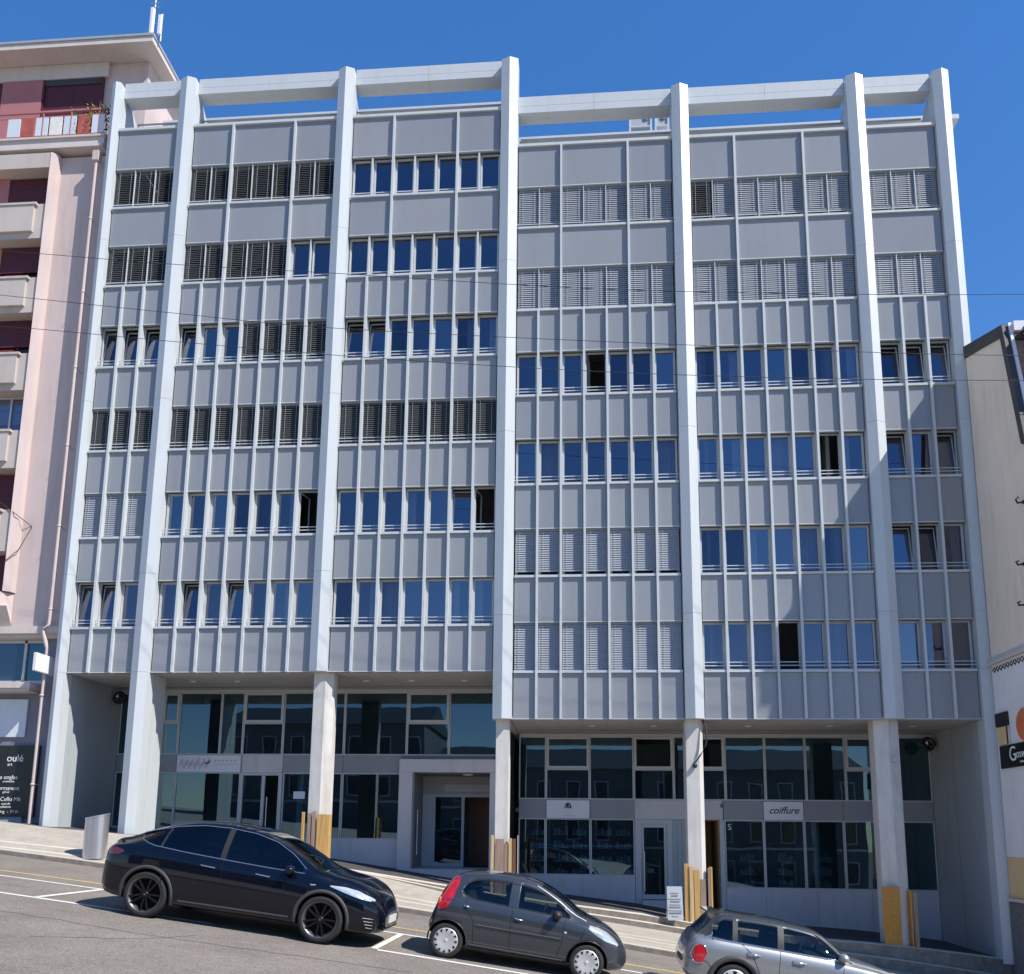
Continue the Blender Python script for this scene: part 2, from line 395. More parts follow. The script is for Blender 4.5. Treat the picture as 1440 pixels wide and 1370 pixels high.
for b in range(6):
    x0, x1 = BAY[b]; n = NM[b]; mw = (x1 - x0) / n; xs = [x0 + i * mw for i in range(n + 1)]
    zbot, zpar = zl(7, b), zl(0, b)
    groups = [(0, 3)] if n == 3 else [(0, 2), (2, 5), (5, 7)]
    # parapet cap
    MB().box(x0, x1, -.07, .5, zpar - .10, zpar).build('parapet_cap', ['white_metal'], OFF, bevel=.008)
    # spandrels: from each window head up to the ledge above
    zs = [zpar - .10] + [zl(k, b) - .07 for k in range(1, 7)]
    for k in range(7):
        top = zs[k]; bot = zl(k + 1, b) + WH if k < 6 else zbot
        m = MB(); edges = [xs[g[0]] for g in groups] + [x1] if k < 2 else xs
        m.box(x0, x1, .05, .115, bot + .001, top - .001, 1)
        for xa, xb in zip(edges[:-1], edges[1:]):
            m.box(xa + .040, xb - .040, -.002 + .002 * random.random(), .05, bot + .03, top - .004, random.choice((0, 0, 3, 4)))
            m.box(xa + .036, xb - .036, -.006, .05, bot + .002, bot + .027, 2)
        m.build('spandrel', ['panel_grey', 'joint', 'white_metal', 'panel_tone', 'panel_deep'], OFF)
    for k in range(1, 7):
        m = MB(); edges = [xs[g[0]] for g in groups] + [x1] if k < 3 else xs
        for xa, xb in zip(edges[:-1], edges[1:]): m.box(xa + .036, xb - .036, -.062, .20, zl(k, b) - .068, zl(k, b))
        m.build('sill', ['white_metal'], OFF)
        # guard bars
        m = MB(); zz = zl(k, b)
        hs = [.13] if k < 3 else [.12, .215]
        if 'L' not in ROWS[k][b] or k == 1:
            for hgt in hs: m.box(x0 + .004, x1 - .004, .035, .055, zz + hgt, zz + hgt + .022)
            m.build('guard_bar', ['white_metal'], OFF)
    # fins
    for i in range(1, n):
        ztop = zpar - .11 if i in [g[0] for g in groups[1:]] else zl(2, b) - .07
        MB().box(xs[i] - FW, xs[i] + FW, -.095, .152, zbot - .002, ztop).build('fin', ['white_metal'], OFF)
    # reveals beside the pilasters, windows and blinds
    for k in range(1, 7):
        row = ROWS[k][b]; z = zl(k, b)
        wd = .011 if row[1] in 'BLpqd' else .026
        for i in range(1, n):
            if not (k >= 3 or i in [g[0] for g in groups[1:]]): MB().box(xs[i] - wd, xs[i] + wd, .015, .15, z, z + WH).build('mullion', ['white_metal'], OFF)
        segs = groups if k < 3 else [(i, i + 1) for i in range(n)]
        done = set()
        for g0, g1 in segs:
            i = g0
            while i < g1:
                ch = row[i]
                if ch in 'BLpqd':
                    j = i
                    while j < g1 and row[j] == ch: j += 1
                    drop = {'B': 1. if k > 2 else .90, 'L': 1., 'p': .86, 'q': .80, 'd': .84}[ch]
                    if ch == 'B' and k == 4: drop = 1.
                    if ch == 'L' and b == 3 and k == 5: drop = .91
                    blind(xs[i] + .037, xs[j] - .037, z + .004, WH - .01, drop, 'L' if ch in 'Lp' else 'B')
                    if drop < .95:
                        for q in range(i, j): window((xs[q] + xs[q + 1]) / 2, z + .002, mw - .088, WH - .006, '.', True)
                    i = j
                else:
                    window((xs[i] + xs[i + 1]) / 2, z + .002, mw - .072, WH - .006, ch, k == 1 or (k == 2))
                    i += 1
w = STUFF[0].build('window', ['frame_white'], OFF); tag(w, kind='stuff')
tag(STUFF[1].build('pane', ['glass'], w), kind='stuff')
# --- rooms behind the windows: floors, back wall
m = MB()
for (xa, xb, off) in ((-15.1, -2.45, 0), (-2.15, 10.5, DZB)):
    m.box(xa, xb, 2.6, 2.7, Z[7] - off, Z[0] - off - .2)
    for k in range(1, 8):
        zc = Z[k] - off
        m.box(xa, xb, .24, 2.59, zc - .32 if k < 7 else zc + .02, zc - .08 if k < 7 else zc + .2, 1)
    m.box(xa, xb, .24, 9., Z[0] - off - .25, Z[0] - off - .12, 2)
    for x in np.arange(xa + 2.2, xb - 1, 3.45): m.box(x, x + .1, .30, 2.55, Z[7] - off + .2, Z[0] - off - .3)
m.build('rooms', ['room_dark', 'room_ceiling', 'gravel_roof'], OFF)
# solid sides, back and the set-back top floor
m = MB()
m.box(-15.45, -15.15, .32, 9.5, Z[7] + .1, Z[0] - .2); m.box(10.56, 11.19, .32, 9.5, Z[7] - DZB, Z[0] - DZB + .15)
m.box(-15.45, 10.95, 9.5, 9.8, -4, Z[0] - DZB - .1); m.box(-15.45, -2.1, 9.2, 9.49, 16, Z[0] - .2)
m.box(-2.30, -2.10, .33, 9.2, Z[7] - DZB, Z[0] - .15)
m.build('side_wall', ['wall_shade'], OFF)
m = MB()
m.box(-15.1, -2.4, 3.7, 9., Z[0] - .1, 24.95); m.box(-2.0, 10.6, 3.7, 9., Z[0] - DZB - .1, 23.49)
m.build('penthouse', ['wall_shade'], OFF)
m = MB()
m.box(-15.1, -2.35, 2.5, 9.2, 24.96, 25.12); m.box(-2.2, 12.45, 2.5, 9.2, 23.50, 23.66)
m.build('penthouse_roof', ['white_metal'], OFF)
m = MB()
for a, b_, zz in ((-15, -2.5, 22.55), (-2., 10.5, 21.19)):
    m.box(a, b_, .75, .79, zz + .82, zz + .86)
    for x in np.arange(a, b_, 1.15): m.box(x, x + .03, .755, .785, zz - .2, zz + .82)
m.build('roof_railing', ['zinc'], OFF)
# --- soffits
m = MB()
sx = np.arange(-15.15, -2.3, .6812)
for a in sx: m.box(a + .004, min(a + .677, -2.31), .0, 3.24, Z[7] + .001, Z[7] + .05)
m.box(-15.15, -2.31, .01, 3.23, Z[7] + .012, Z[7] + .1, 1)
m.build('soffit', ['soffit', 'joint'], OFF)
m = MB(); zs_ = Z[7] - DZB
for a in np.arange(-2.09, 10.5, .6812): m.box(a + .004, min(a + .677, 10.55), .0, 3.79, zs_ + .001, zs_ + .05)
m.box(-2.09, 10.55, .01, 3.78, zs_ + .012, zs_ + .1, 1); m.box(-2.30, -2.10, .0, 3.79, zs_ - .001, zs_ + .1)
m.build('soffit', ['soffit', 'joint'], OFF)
for x in (-12., -10.6, -6.6, -5.2, -3.6, .2, 2.0, 4.7, 7.0, 9.3):
    L = x < -2.3; z = Z[7] if L else zs_
    MB().lathe([(.0, -.004), (.06, -.006), (.085, -.014), (.095, -.004), (.095, .0)], (x, 1.55, z), 'z', 16).build('downlight', ['downlight'], OFF)
# --- columns and side walls under the overhang
def column(poly, z0, z1, m_='concrete_white'): return MB().prism(poly, 2, z0, z1).build('column', [m_], OFF, bevel=.012)
column([(-7.80, .62), (-7.77, .15), (-7.42, .10), (-7.20, .22), (-7.20, .62)], -1.3, Z[7] + .01)
column([(-2.49, .55), (-2.49, .12), (-2.11, .12), (-2.11, .55)], -2.1, zs_ + .002)
column([(2.74, .62), (2.74, .13), (3.10, .10), (3.21, .16), (3.21, .62)], -2.7, zs_ + .002)
column([(7.80, .70), (7.80, .24), (8.14, .08), (8.45, .22), (8.45, .70)], -3.2, zs_ + .002)
m = MB()
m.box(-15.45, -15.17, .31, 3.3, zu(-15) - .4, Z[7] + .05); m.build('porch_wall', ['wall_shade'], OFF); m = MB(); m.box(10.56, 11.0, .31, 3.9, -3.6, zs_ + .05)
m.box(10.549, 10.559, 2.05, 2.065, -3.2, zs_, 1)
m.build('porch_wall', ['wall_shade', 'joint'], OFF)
# --- shop fronts
def shopwin(x0, x1, z0, z1, y, fr=.035, openable=False, dark=False):
    m = MB(); f = fr if not openable else .085; d = .09 if openable else .06
    m.box(x0, x1, y - d, y, z0, z0 + f); m.box(x0, x1, y - d, y, z1 - f, z1)
    m.box(x0, x0 + f, y - d + .001, y - .001, z0 + f, z1 - f); m.box(x1 - f, x1, y - d + .001, y - .001, z0 + f, z1 - f)
    o = m.build('shop_window', ['frame_white'], OFF)
    if not dark:
        MB().quad((x0 + f, y - d / 2, z0 + f), (x1 - f, y - d / 2, z0 + f), (x1 - f, y - d / 2, z1 - f), (x0 + f, y - d / 2, z1 - f)).build('pane', ['glass_shop'], o)
    return o
YL, YR = 3.25, 3.80
TL, ML, BL = 4.35, 2.335, 1.77
xsL = [-15.15, -13.687, -13.137, -11.733, -10.98, -9.66, -7.656, -5.63, -4.284, -2.45]
opL = {1: 3.365, 4: 3.365, 7: 3.365}
for i, (a, b) in enumerate(zip(xsL[:-1], xsL[1:])):
    a += .004; b -= .004
    if i in opL:
        shopwin(a, b, ML, opL[i] - .003, YL); shopwin(a, b, opL[i] + .003, TL, YL, openable=True)
    else: shopwin(a, b, ML, TL, YL)
MB().box(-15.15, -2.32, YL - .07, YL - .005, TL + .003, Z[7] + .0).build('head_rail', ['frame_white'], OFF)
MB().box(-2.09, 10.545, YR - .07, YR - .005, 3.003, zs_).build('head_rail', ['frame_white'], OFF)
def bands(lst, y, z0, z1):
    m = MB()
    for x0, x1, k in lst: m.box(x0 + .006, x1 - .006, y - .055, y + .02, z0 + .004, z1 - .004, k)
    m.build('transom_band', ['band_grey', 'base_white'], OFF)
bands([(-15.15, -13.12, 0), (-13.12, -10.96, 0), (-10.96, -9.62, 1), (-9.62, -7.66, 0), (-7.66, -5.80, 0)], YL, BL, ML - .003)
for a, b, z0 in ((-15.15, -13.12, .02), (-13.12, -10.98, .2), (-9.58, -7.67, -.283), (-7.66, -5.80, -.283)): shopwin(a + .004, b - .004, z0, BL, YL)
def base(x0, x1, z0, z1, y): MB().box(x0 + .004, x1 - .004, y - .05, y + .05, z0, z1 - .003).build('base_panel', ['base_white'], OFF)
base(-15.15, -13.12, -.9, .02, YL); base(-13.12, -10.98, -1.2, .2, YL); base(-9.6, -7.66, -1.6, -.283, YL); base(-7.66, -5.80, -1.8, -.283, YL)
# left shop door, standing half open
m = MB(); m.box(-10.97, -10.88, YL - .08, YL + .04, -.9, BL - .003); m.box(-9.72, -9.60, YL - .08, YL + .04, -.9, BL - .003); m.box(-10.878, -9.722, YL - .079, YL + .039, BL - .09, BL - .004)
m.box(-10.27, -10.17, YL - .06, YL + .02, -.9, BL - .092)
d = m.build('shop_door', ['frame_white'], OFF)
MB().quad((-10.878, YL - .02, -.9), (-10.272, YL - .02, -.9), (-10.272, YL - .02, BL - .1), (-10.878, YL - .02, BL - .1)).build('pane', ['glass_shop'], d)
MB().tube([(-10.06, YL - .1, -.3), (-10.06, YL - .1, 1.0)], .018, 8).build('handle', ['steel'], d)
# entrance portal with its recessed doors
m = MB(); yp = 2.95
m.box(-5.793, -5.364, yp, YL + .05, -1.7, 1.792); m.box(-5.793, -2.42, yp, YL + .05, 1.795, 2.20); m.box(-2.945, -2.42, yp + .002, YL + .05, -1.9, 1.792)
m.build('portal', ['base_white'], OFF, bevel=.008)
m = MB()
m.box(-5.42, -5.366, YL + .06, 4.85, -1.7, 1.80); m.box(-2.943, -2.89, YL + .06, 4.85, -1.9, 1.80); m.box(-5.36, -2.95, YL + .06, 4.85, 1.797, 1.86)
m.box(-5.80, -2.45, YL - .05, YL + .02, 2.204, 2.332); m.build('portal_lining', ['wall_bluegrey'], OFF)
MB().box(-5.36, -2.95, 2.9, 4.9, -1.6, -1.155).build('threshold', ['base_white'], OFF)
m = MB(); y = 4.8
m.box(-5.36, -5.0, y, y + .06, -1.15, 1.20); m.box(-5.36, -2.95, y, y + .05, 1.21, 1.78, 1); m.box(-4.62, -2.96, y - .03, y - .005, 1.28, 1.52)
m.box(-5.0, -2.96, y - .02, y + .06, 1.10, 1.205); m.box(-4.06, -3.97, y - .02, y + .06, -1.15, 1.098); m.box(-5.0, -4.93, y - .02, y + .06, -1.15, 1.098)
m.box(-3.02, -2.955, y - .02, y + .06, -1.15, 1.098); m.box(-4.928, -4.062, y - .02, y + .06, -1.15, -1.03)
d = m.build('entrance_door', ['frame_white', 'soffit'], OFF)
MB().quad((-4.93, y + .02, -1.03), (-4.06, y + .02, -1.03), (-4.06, y + .02, 1.1), (-4.93, y + .02, 1.1)).build('pane', ['glass_shop'], d)
MB().box(-3.96, -3.03, 5.9, 6.0, -1.15, 1.1).build('inner_door', ['wood_red'], OFF)
MB().tube([(-5.30, YL + .35, -.75), (-5.30, YL + .35, .65)], .02, 8).build('handrail', ['steel'], OFF)
MB().lathe([(.0, -.05), (.10, -.045), (.17, -.02), (.18, .0)], (-3.75, 3.9, 1.795), 'z', 20).build('ceiling_lamp', ['downlight'], OFF)
# right block
TR, MR, BR = 3.0, 1.019, .425
xsR = [-2.10, -1.242, .131, 1.515, 2.756, 3.1, 4.339, 5.559, 6.793, 7.997, 9.15, 10.545]
opR = {1, 3, 5, 9}
for i, (a, b) in enumerate(zip(xsR[:-1], xsR[1:])):
    a += .004; b -= .004
    if i in opR:
        shopwin(a, b, MR, 1.973 - .003, YR); shopwin(a, b, 1.973 + .003, TR, YR, openable=True, dark=i in (3, 5))
    else: shopwin(a, b, MR, TR, YR)
bands([(-2.1, -1.24, 0), (-1.24, .14, 0), (.14, 1.52, 0), (1.52, 4.24, 1), (4.25, 5.46, 0), (5.46, 6.68, 0), (6.68, 7.86, 0), (7.86, 9.15, 0), (9.15, 10.54, 0)], YR, BR, MR - .003)
for a, b, z0 in ((-2.1, -1.25, -1.31), (-1.25, .15, -1.31), (.15, 1.52, -1.31), (4.27, 5.462, -1.63), (5.462, 6.676, -1.63), (6.676, 7.861, -1.63), (7.861, 9.15, -1.63), (9.15, 10.54, -1.63)):
    shopwin(a + .004, b - .004, z0, BR, YR)
base(-2.1, 1.52, -2.7, -1.31, YR)
for a, b in ((4.27, 5.46), (5.46, 7.0), (7.0, 8.6), (8.6, 10.54)): base(a, b, -3.6, -1.63, YR)
m = MB(); m.box(1.53, 1.715, YR - .07, YR + .04, -2.5, BR - .003); m.box(2.51, 2.67, YR - .07, YR + .04, -2.5, BR - .003); m.box(1.717, 2.508, YR - .069, YR + .039, .27, BR - .004)
m.box(1.72, 1.80, YR - .03, YR + .03, -2.0, .265); m.box(2.42, 2.505, YR - .03, YR + .03, -2.0, .265); m.box(1.802, 2.418, YR - .029, YR + .029, .17, .266); m.box(1.802, 2.418, YR - .029, YR + .029, -2.0, -1.86)
d = m.build('shop_door', ['frame_white'], OFF)
MB().quad((1.80, YR, -1.86), (2.42, YR, -1.86), (2.42, YR, .18), (1.80, YR, .18)).build('pane', ['glass_shop'], d)
MB().tube([(1.80, YR - .10, -1.75), (1.80, YR - .10, -.55)], .022, 8).build('handle', ['steel'], d)
MB().box(1.72, 2.51, YR - .25, YR - .08, -2.6, -2.02).build('door_step', ['base_white'], OFF)
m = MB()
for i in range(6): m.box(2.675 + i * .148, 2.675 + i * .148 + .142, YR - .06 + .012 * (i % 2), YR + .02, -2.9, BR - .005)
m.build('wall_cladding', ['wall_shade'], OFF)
# open doorway with a warm hall behind
m = MB(); m.box(4.12, 4.26, YR - .08, YR + .06, -3.0, BR - .003); m.build('door_post', ['frame_white'], OFF)
m = MB(); m.box(3.56, 3.60, YR + .02, 5.6, -3., BR, 1); m.box(4.10, 4.118, YR + .07, 5.6, -3., BR); m.box(3.6, 4.1, 5.6, 5.7, -3., BR); m.box(3.56, 4.118, YR + .03, 5.59, -2.6, -2.36, 1); m.box(3.61, 4.09, YR + .03, 5.58, BR - .02, BR + .05)
m.box(3.75, 4.05, 5.2, 5.58, -2.35, -2.0, 1)
for zz in (-1.6, -1.15, -.75, -.3): m.box(3.62, 3.85, 4.9, 5.5, zz, zz + .16, 2)
m.build('entrance_hall', ['warm_wall', 'wood_red', 'room_dark'], OFF)
# dim shop interiors
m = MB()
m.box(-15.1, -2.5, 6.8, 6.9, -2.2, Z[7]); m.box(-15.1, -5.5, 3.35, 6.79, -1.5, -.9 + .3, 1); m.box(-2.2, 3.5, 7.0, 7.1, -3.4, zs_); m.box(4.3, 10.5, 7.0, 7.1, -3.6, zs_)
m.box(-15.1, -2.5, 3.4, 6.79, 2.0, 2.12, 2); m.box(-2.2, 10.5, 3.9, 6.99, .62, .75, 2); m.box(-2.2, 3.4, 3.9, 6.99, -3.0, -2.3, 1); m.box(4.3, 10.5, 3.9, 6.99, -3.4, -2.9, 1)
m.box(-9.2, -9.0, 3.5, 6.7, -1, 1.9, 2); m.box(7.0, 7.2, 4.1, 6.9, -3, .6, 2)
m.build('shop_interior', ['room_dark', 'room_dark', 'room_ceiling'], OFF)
def shelf(x, y, z0, n, w=.5):
    m = MB()
    for i in range(n):
        zz = z0 + i * .42; m.box(x, x + w, y, y + .25, zz, zz + .02)
        for j in range(4): 
            h = .1 + .16 * random.random(); xx = x + .03 + j * w / 4.2; m.box(xx, xx + w / 5.5, y + .04, y + .2, zz + .021, zz + .02 + h, 1 + (i + j) % 2)
    return m
for x in (-1.8, -1.05, -.45, .35, .95): shelf(x, 4.6, -1.35, 4).build('display_shelf', ['frame_white', 'curtain', 'room_ceiling'], OFF)
for x in (4.9, 6.1, 7.3, 9.4): shelf(x, 5.0, -1.7, 3).build('display_shelf', ['frame_white', 'curtain', 'timber_pale'], OFF)
# ================================================================== ground, road, pavement
def strip(name, prof, mats, xs, kind='structure', label=None):
    # prof(X) -> list of (y, z, material) ; sweeps along X
    m = MB(); P = [prof(x) for x in xs]; n = len(P[0])
    vs = [(x, p[0], p[1]) for x, pr in zip(xs, P) for p in pr]
    m.v = [tuple(map(float, v)) for v in vs]
    for i in range(len(xs) - 1):
        for j in range(n - 1):
            m.f.append((i * n + j, (i + 1) * n + j, (i + 1) * n + j + 1, i * n + j + 1)); m.m.append(P[0][j][2]); m.sm.append(False)
    o = m.build(name, mats); tag(o, label=label, kind=kind); return o
XS = list(np.arange(-70, -30, 5.)) + list(np.arange(-30, 30.01, .5)) + list(np.arange(35, 71, 5.))
XG = [-900, -400, -150] + XS + [150, 400, 900]
def WG(X): return W(max(-75, min(75, X)))
strip('ground', lambda X: [(-900, WG(X) - .6, 0), (-60, WG(X) - .6, 0), (-16.6, W(max(-75, min(75, X))) - .05, 0), (-4, WG(X) - .05, 0), (60, WG(X) - .5, 0), (900, WG(X) - .5, 0)], ['soil'], XG)
strip('road', lambda X: [(-16.5, W(X), 0), (-13, W(X), 0), (-10, W(X), 0), (-7.5, W(X), 0), (yk(X) - .001, W(X), 0)], ['asphalt'], XS)
strip('kerb', lambda X: [(yk(X), W(X) - .1, 0), (yk(X), W(X) + .10, 0), (yk(X) + .015, W(X) + .118, 1), (yk(X) + .17, W(X) + .12, 1), (yk(X) + .17, W(X), 1)], ['stone_grey', 'paving_light'], XS)
def ws(X): t = max(0, min(1, (X + 6.5) / 5.)); return t * t * (3 - 2 * t)
def walk(X):
    zk = W(X) + .119; u = zu(X); w = ws(X); zf = zk + .03 + (1 - w) * (u - zk - .03)
    ys = [yk(X) + .172, -3.2, -3.08, -2.62, -2.50, -.42]
    return [(y, zk + (zf - zk) * (y - ys[0]) / (ys[-1] - ys[0]), m_) for y, m_ in zip(ys, (0, 1, 0, 1, 0, 0))]
strip('pavement', walk, ['paving', 'paving_light'], XS)
def steps(X):
    p = walk(X)[-1]; u = zu(X); d = (u - p[1]); a, b = p[1], u
    return [(-.419, a - .05, 1), (-.417, a + d * .44, 0), (-.395, a + d * .45, 0), (-.10, a + d * .46, 1), (-.098, b - .012, 0), (-.08, b, 0), (.28, b, 0)]
strip('pavement_step', steps, ['paving_light', 'stone_grey'], [x for x in XS if x > -8])
strip('forecourt', lambda X: [(-.42 if X <= -8 else .281, zu(X) - (.0 if X > -8 else 0.), 0), (1.0, zu(X), 0), (2.5, zu(X), 0), (4.0, zu(X), 0)], ['asphalt_dark'], [x for x in XS if -16 <= x <= 11])
strip('opposite_pavement', lambda X: [(-60, W(X) + .5, 0), (-19, W(X) + .35, 0), (-16.7, W(X) + .14, 0), (-16.65, W(X) + .13, 0), (-16.62, W(X) - .05, 0)], ['paving'], XS)
# painted lines
def line(pts, w, m_, z=.005, step=.4):
    # a ribbon that follows the road surface
    m = MB(); q = []
    for (a, b) in zip(pts[:-1], pts[1:]):
        d = Vector((b[0] - a[0], b[1] - a[1])); n = max(1, int(d.length / step)); nn = Vector((-d.y, d.x)).normalized() * w / 2
        for i in range(n + 1):
            p = Vector(a) + d * i / n; q.append((p + nn, p - nn))
    vs = [(p.x, p.y, W(p.x) + z) for pr in q for p in pr]
    m.add(vs, [(2 * i, 2 * i + 1, 2 * i + 3, 2 * i + 2) for i in range(len(q) - 1)])
    o = m.build('road_marking', [m_]); tag(o, kind='structure'); return o
line([(-40, -6.55), (-11.8, -6.62), (1.3, -6.72), (30, -6.8)], .10, 'line_yellow')
line([(-40, -7.30), (-11.3, -7.40), (1.0, -7.55), (30, -7.7)], .11, 'line_white')
line([(-40, -9.50), (-10, -9.58), (-6.2, -9.66)], .12, 'line_white'); line([(-3.39, -9.70), (1.2, -9.80), (30, -10.1)], .12, 'line_white')
line([(-9.40, -9.52), (-9.37, -7.46)], .11, 'line_white', .008); line([(-3.46, -9.66), (-3.44, -7.58)], .11, 'line_white', .008)
line([(1.18, -9.70), (1.2, -7.62)], .11, 'line_white', .008)
# fine cracks sealed with tar
def crack(pts, w_, seed):
    rr = random.Random(seed); q = []
    for (p, n) in zip(pts[:-1], pts[1:]):
        for t in np.linspace(0, 1, 14)[:-1]: q.append((p[0] + (n[0] - p[0]) * t + rr.uniform(-.05, .05), p[1] + (n[1] - p[1]) * t + rr.uniform(-.05, .05)))
    o = line(q, w_, 'asphalt_dark', .003, .3); o.name = 'road_crack'
crack([(-9.8, -11.2), (-6.5, -11.5), (-2.2, -11.2)], .018, 1); crack([(-7.4, -12.9), (-6.3, -11.9), (-5.9, -10.9)], .014, 2)
crack([(-4.2, -13.4), (-1.5, -13.0), (2.2, -12.6)], .018, 3); crack([(-13, -8.8), (-9.9, -8.5)], .012, 4)
# ================================================================== pink apartment building on the left
PK = root('apartment_building', (-24., 4., zu(-24)))
tag(PK, 'pale pink apartment building with a broad roof eave, red shutters and stacked loggia windows', 'building')
m = MB()
m.box(-45, -15.47, 1.3, 14., -2., 22.0)
m.box(-17.32, -15.48, .43, 1.295, 5.95, 21.98)                      # pier
m.box(-45, -17.325, .85, 1.294, -2, 21.97, 1)
m.build('wall', ['pink_wall', 'pink_deep'], PK)
# projecting stack of loggias with a splayed flank
m = MB()
m.prism([(-17.50, .10), (-17.325, .22), (-17.30, .499), (-17.36, .499)], 2, 7.0, 21.95, 0)
m.prism([(-45, .10), (-17.55, .10), (-17.3, .498), (-45, .498)], 2, 6.55, 6.97, 0)
m.build('bay_flank', ['pink_wall'], PK)
MB().prism([(.12, 6.54), (.84, 6.54), (.84, 5.9), (.50, 5.9)], 0, -45, -17.33, 0).build('bay_corbel', ['eave_pale'], PK)
tops = [21.4, 18.84, 16.2, 13.53, 10.93, 8.25]; bots = [20.1, 17.45, 14.8, 12.2, 9.6, 6.98]
for i, (t, b) in enumerate(zip(tops, bots)):
    nb = tops[i + 1] if i < 5 else 6.98
    if i < 5:
        m = MB(); m.box(-45, -17.505, .16, .84, nb + .01, b - .01, 0)
        m.box(-45, -17.86, .06, .158, nb + .22, b - .10, 1); m.box(-45, -17.78, .03, .158, b - .095, b - .02, 1)
        m.build('loggia_parapet', ['cream_band', 'cream_band'], PK)
    # window: dark recess, frame, pane
    m = MB(); m.box(-19.15, -19.10, .60, .68, b, t); m.box(-17.44, -17.38, .60, .68, b, t); m.box(-19.099, -17.441, .601, .679, b, b + .07); m.box(-19.099, -17.441, .601, .679, t - .06, t)
    m.box(-18.28, -18.22, .602, .678, b + .071, t - .061)
    w = m.build('window', ['shutter_red' if i != 3 and i != 4 else 'frame_white'], PK)
    MB().quad((-19.1, .64, b), (-17.44, .64, b), (-17.44, .64, t), (-19.1, .64, t)).build('pane', ['car_glass' if i != 3 else 'glass'], w)
    sm = MB(); zb_ = b + (.45 if i in (1, 2, 3) else .02); yb_ = .56 if i != 3 else .70
    for q in range(int((t - .02 - zb_) / .075)): sm.box(-19.14, -17.40, yb_, yb_ + .022, zb_ + q * .075, zb_ + q * .075 + .068)
    sm.build('roller_blind', ['shutter_red' if i != 3 else 'curtain'], w)
    if i in (1, 2): MB().box(-18.9, -18.3, .45, .49, b - .02, b + .30).build('window_box', ['awning_red'], w)
    m = MB(); m.box(-45, -19.16, .55, .84, b + .001, t - .001)
    m.build('loggia_panel', ['pink_deep' if i in (0, 3, 4, 5) else 'plaster_orange'], PK)
MB().box(-45, -17.505, .12, .84, 21.41, 21.95).build('lintel', ['cream_band'], PK)
# top floor set back under the eave
m = MB(); m.box(-45, -15.42, 1.85, 14, 22.5, 26.95, 0); m.build('attic_wall', ['pink_wall'], PK)
MB().box(-45, -16.85, 1.72, 1.84, 26.35, 26.94).build('attic_lintel', ['eave_pale'], PK)
MB().box(-20.75, -19.24, 1.70, 1.845, 22.5, 26.34).build('attic_panel', ['pink_deep'], PK)
m = MB(); m.box(-19.23, -19.17, 1.72, 1.83, 22.5, 26.33); m.box(-17.06, -17.0, 1.72, 1.83, 22.5, 26.33); m.box(-19.169, -17.061, 1.78, 1.84, 22.5, 26.1); m.box(-18.13, -18.10, 1.77, 1.79, 22.5, 26.1)
m.box(-19.169, -17.061, 1.74, 1.80, 26.1, 26.33, 1)
m.build('roller_shutter', ['shutter_red', 'roof_dark'], PK)
MB().box(-23.5, -20.76, 1.76, 1.845, 22.5, 26.33).build('roller_shutter', ['shutter_red'], PK)
m = MB()
m.box(-45, -14.90, 1.02, 14, 26.955, 27.16); m.box(-45, -14.86, .98, 14.04, 27.163, 27.25, 1); m.box(-45, -15.3, 1.5, 13.6, 27.253, 27.45, 2)
m.build('roof', ['eave_pale', 'zinc', 'gravel_roof'], PK)
# balcony
bx = -15.74
m = MB(); m.box(-45, bx, .14, 1.29, 22.2, 22.46); m.box(-45, bx + .05, .08, 1.29, 22.463, 22.53); m.box(-45, bx - .02, .10, 1.28, 22.10, 22.197)
m.build('balcony_slab', ['eave_pale'], PK)
m = MB(); m.box(-45, bx, .14, .20, 23.50, 23.57, 0)
for x in np.arange(-17.95, bx + .01, .98): m.box(x - .02, x + .02, .15, .19, 22.54, 23.5, 0)
for x in (bx - .03,): m.box(x - .02, x + .02, .19, 1.28, 23.50, 23.56, 0)
for i, x in enumerate(np.arange(-19.2, bx - .2, .49)): 
    k = 2 if i % 4 == 1 else (1 if i % 2 == 0 else 3); m.box(x + .03, min(x + .455, bx - .03), .155, .185, 22.64, 23.32, k)
m.box(-45, bx, .16, .18, 23.33, 23.36, 0); m.box(-45, bx, .16, .18, 22.60, 22.63, 0)
m.build('balcony_railing', ['pink_deep', 'rail_white', 'rail_red', 'line_white'], PK)
# downpipe with its hopper
m = MB()
m.tube([(-15.90, 0.10, 21.7), (-15.90, 0.10, 12), (-15.90, 0.10, 6.1), (-15.92, 0.10, 5.95), (-16.02, 0.08, 5.8), (-16.04, 0.02, 5.7), (-15.95, 0.08, 5.4), (-15.90, 0.12, 5.2), (-15.91, 0.12, -.05)], .058, 10)
for z in np.arange(1.2, 21, 2.6): m.lathe([(.058, -.03), (.071, -.03), (.071, .03), (.058, .03)], (-15.90 if z > 5.9 else -15.905, 0.11, z), 'z', 12); m.tube([(-15.905, .0, z), (-15.905, .5, z)], .012, 5)
m.box(-16.0, -15.8, .0, .22, 21.5, 21.85)
m.build('downpipe', ['pink_wall'], PK)
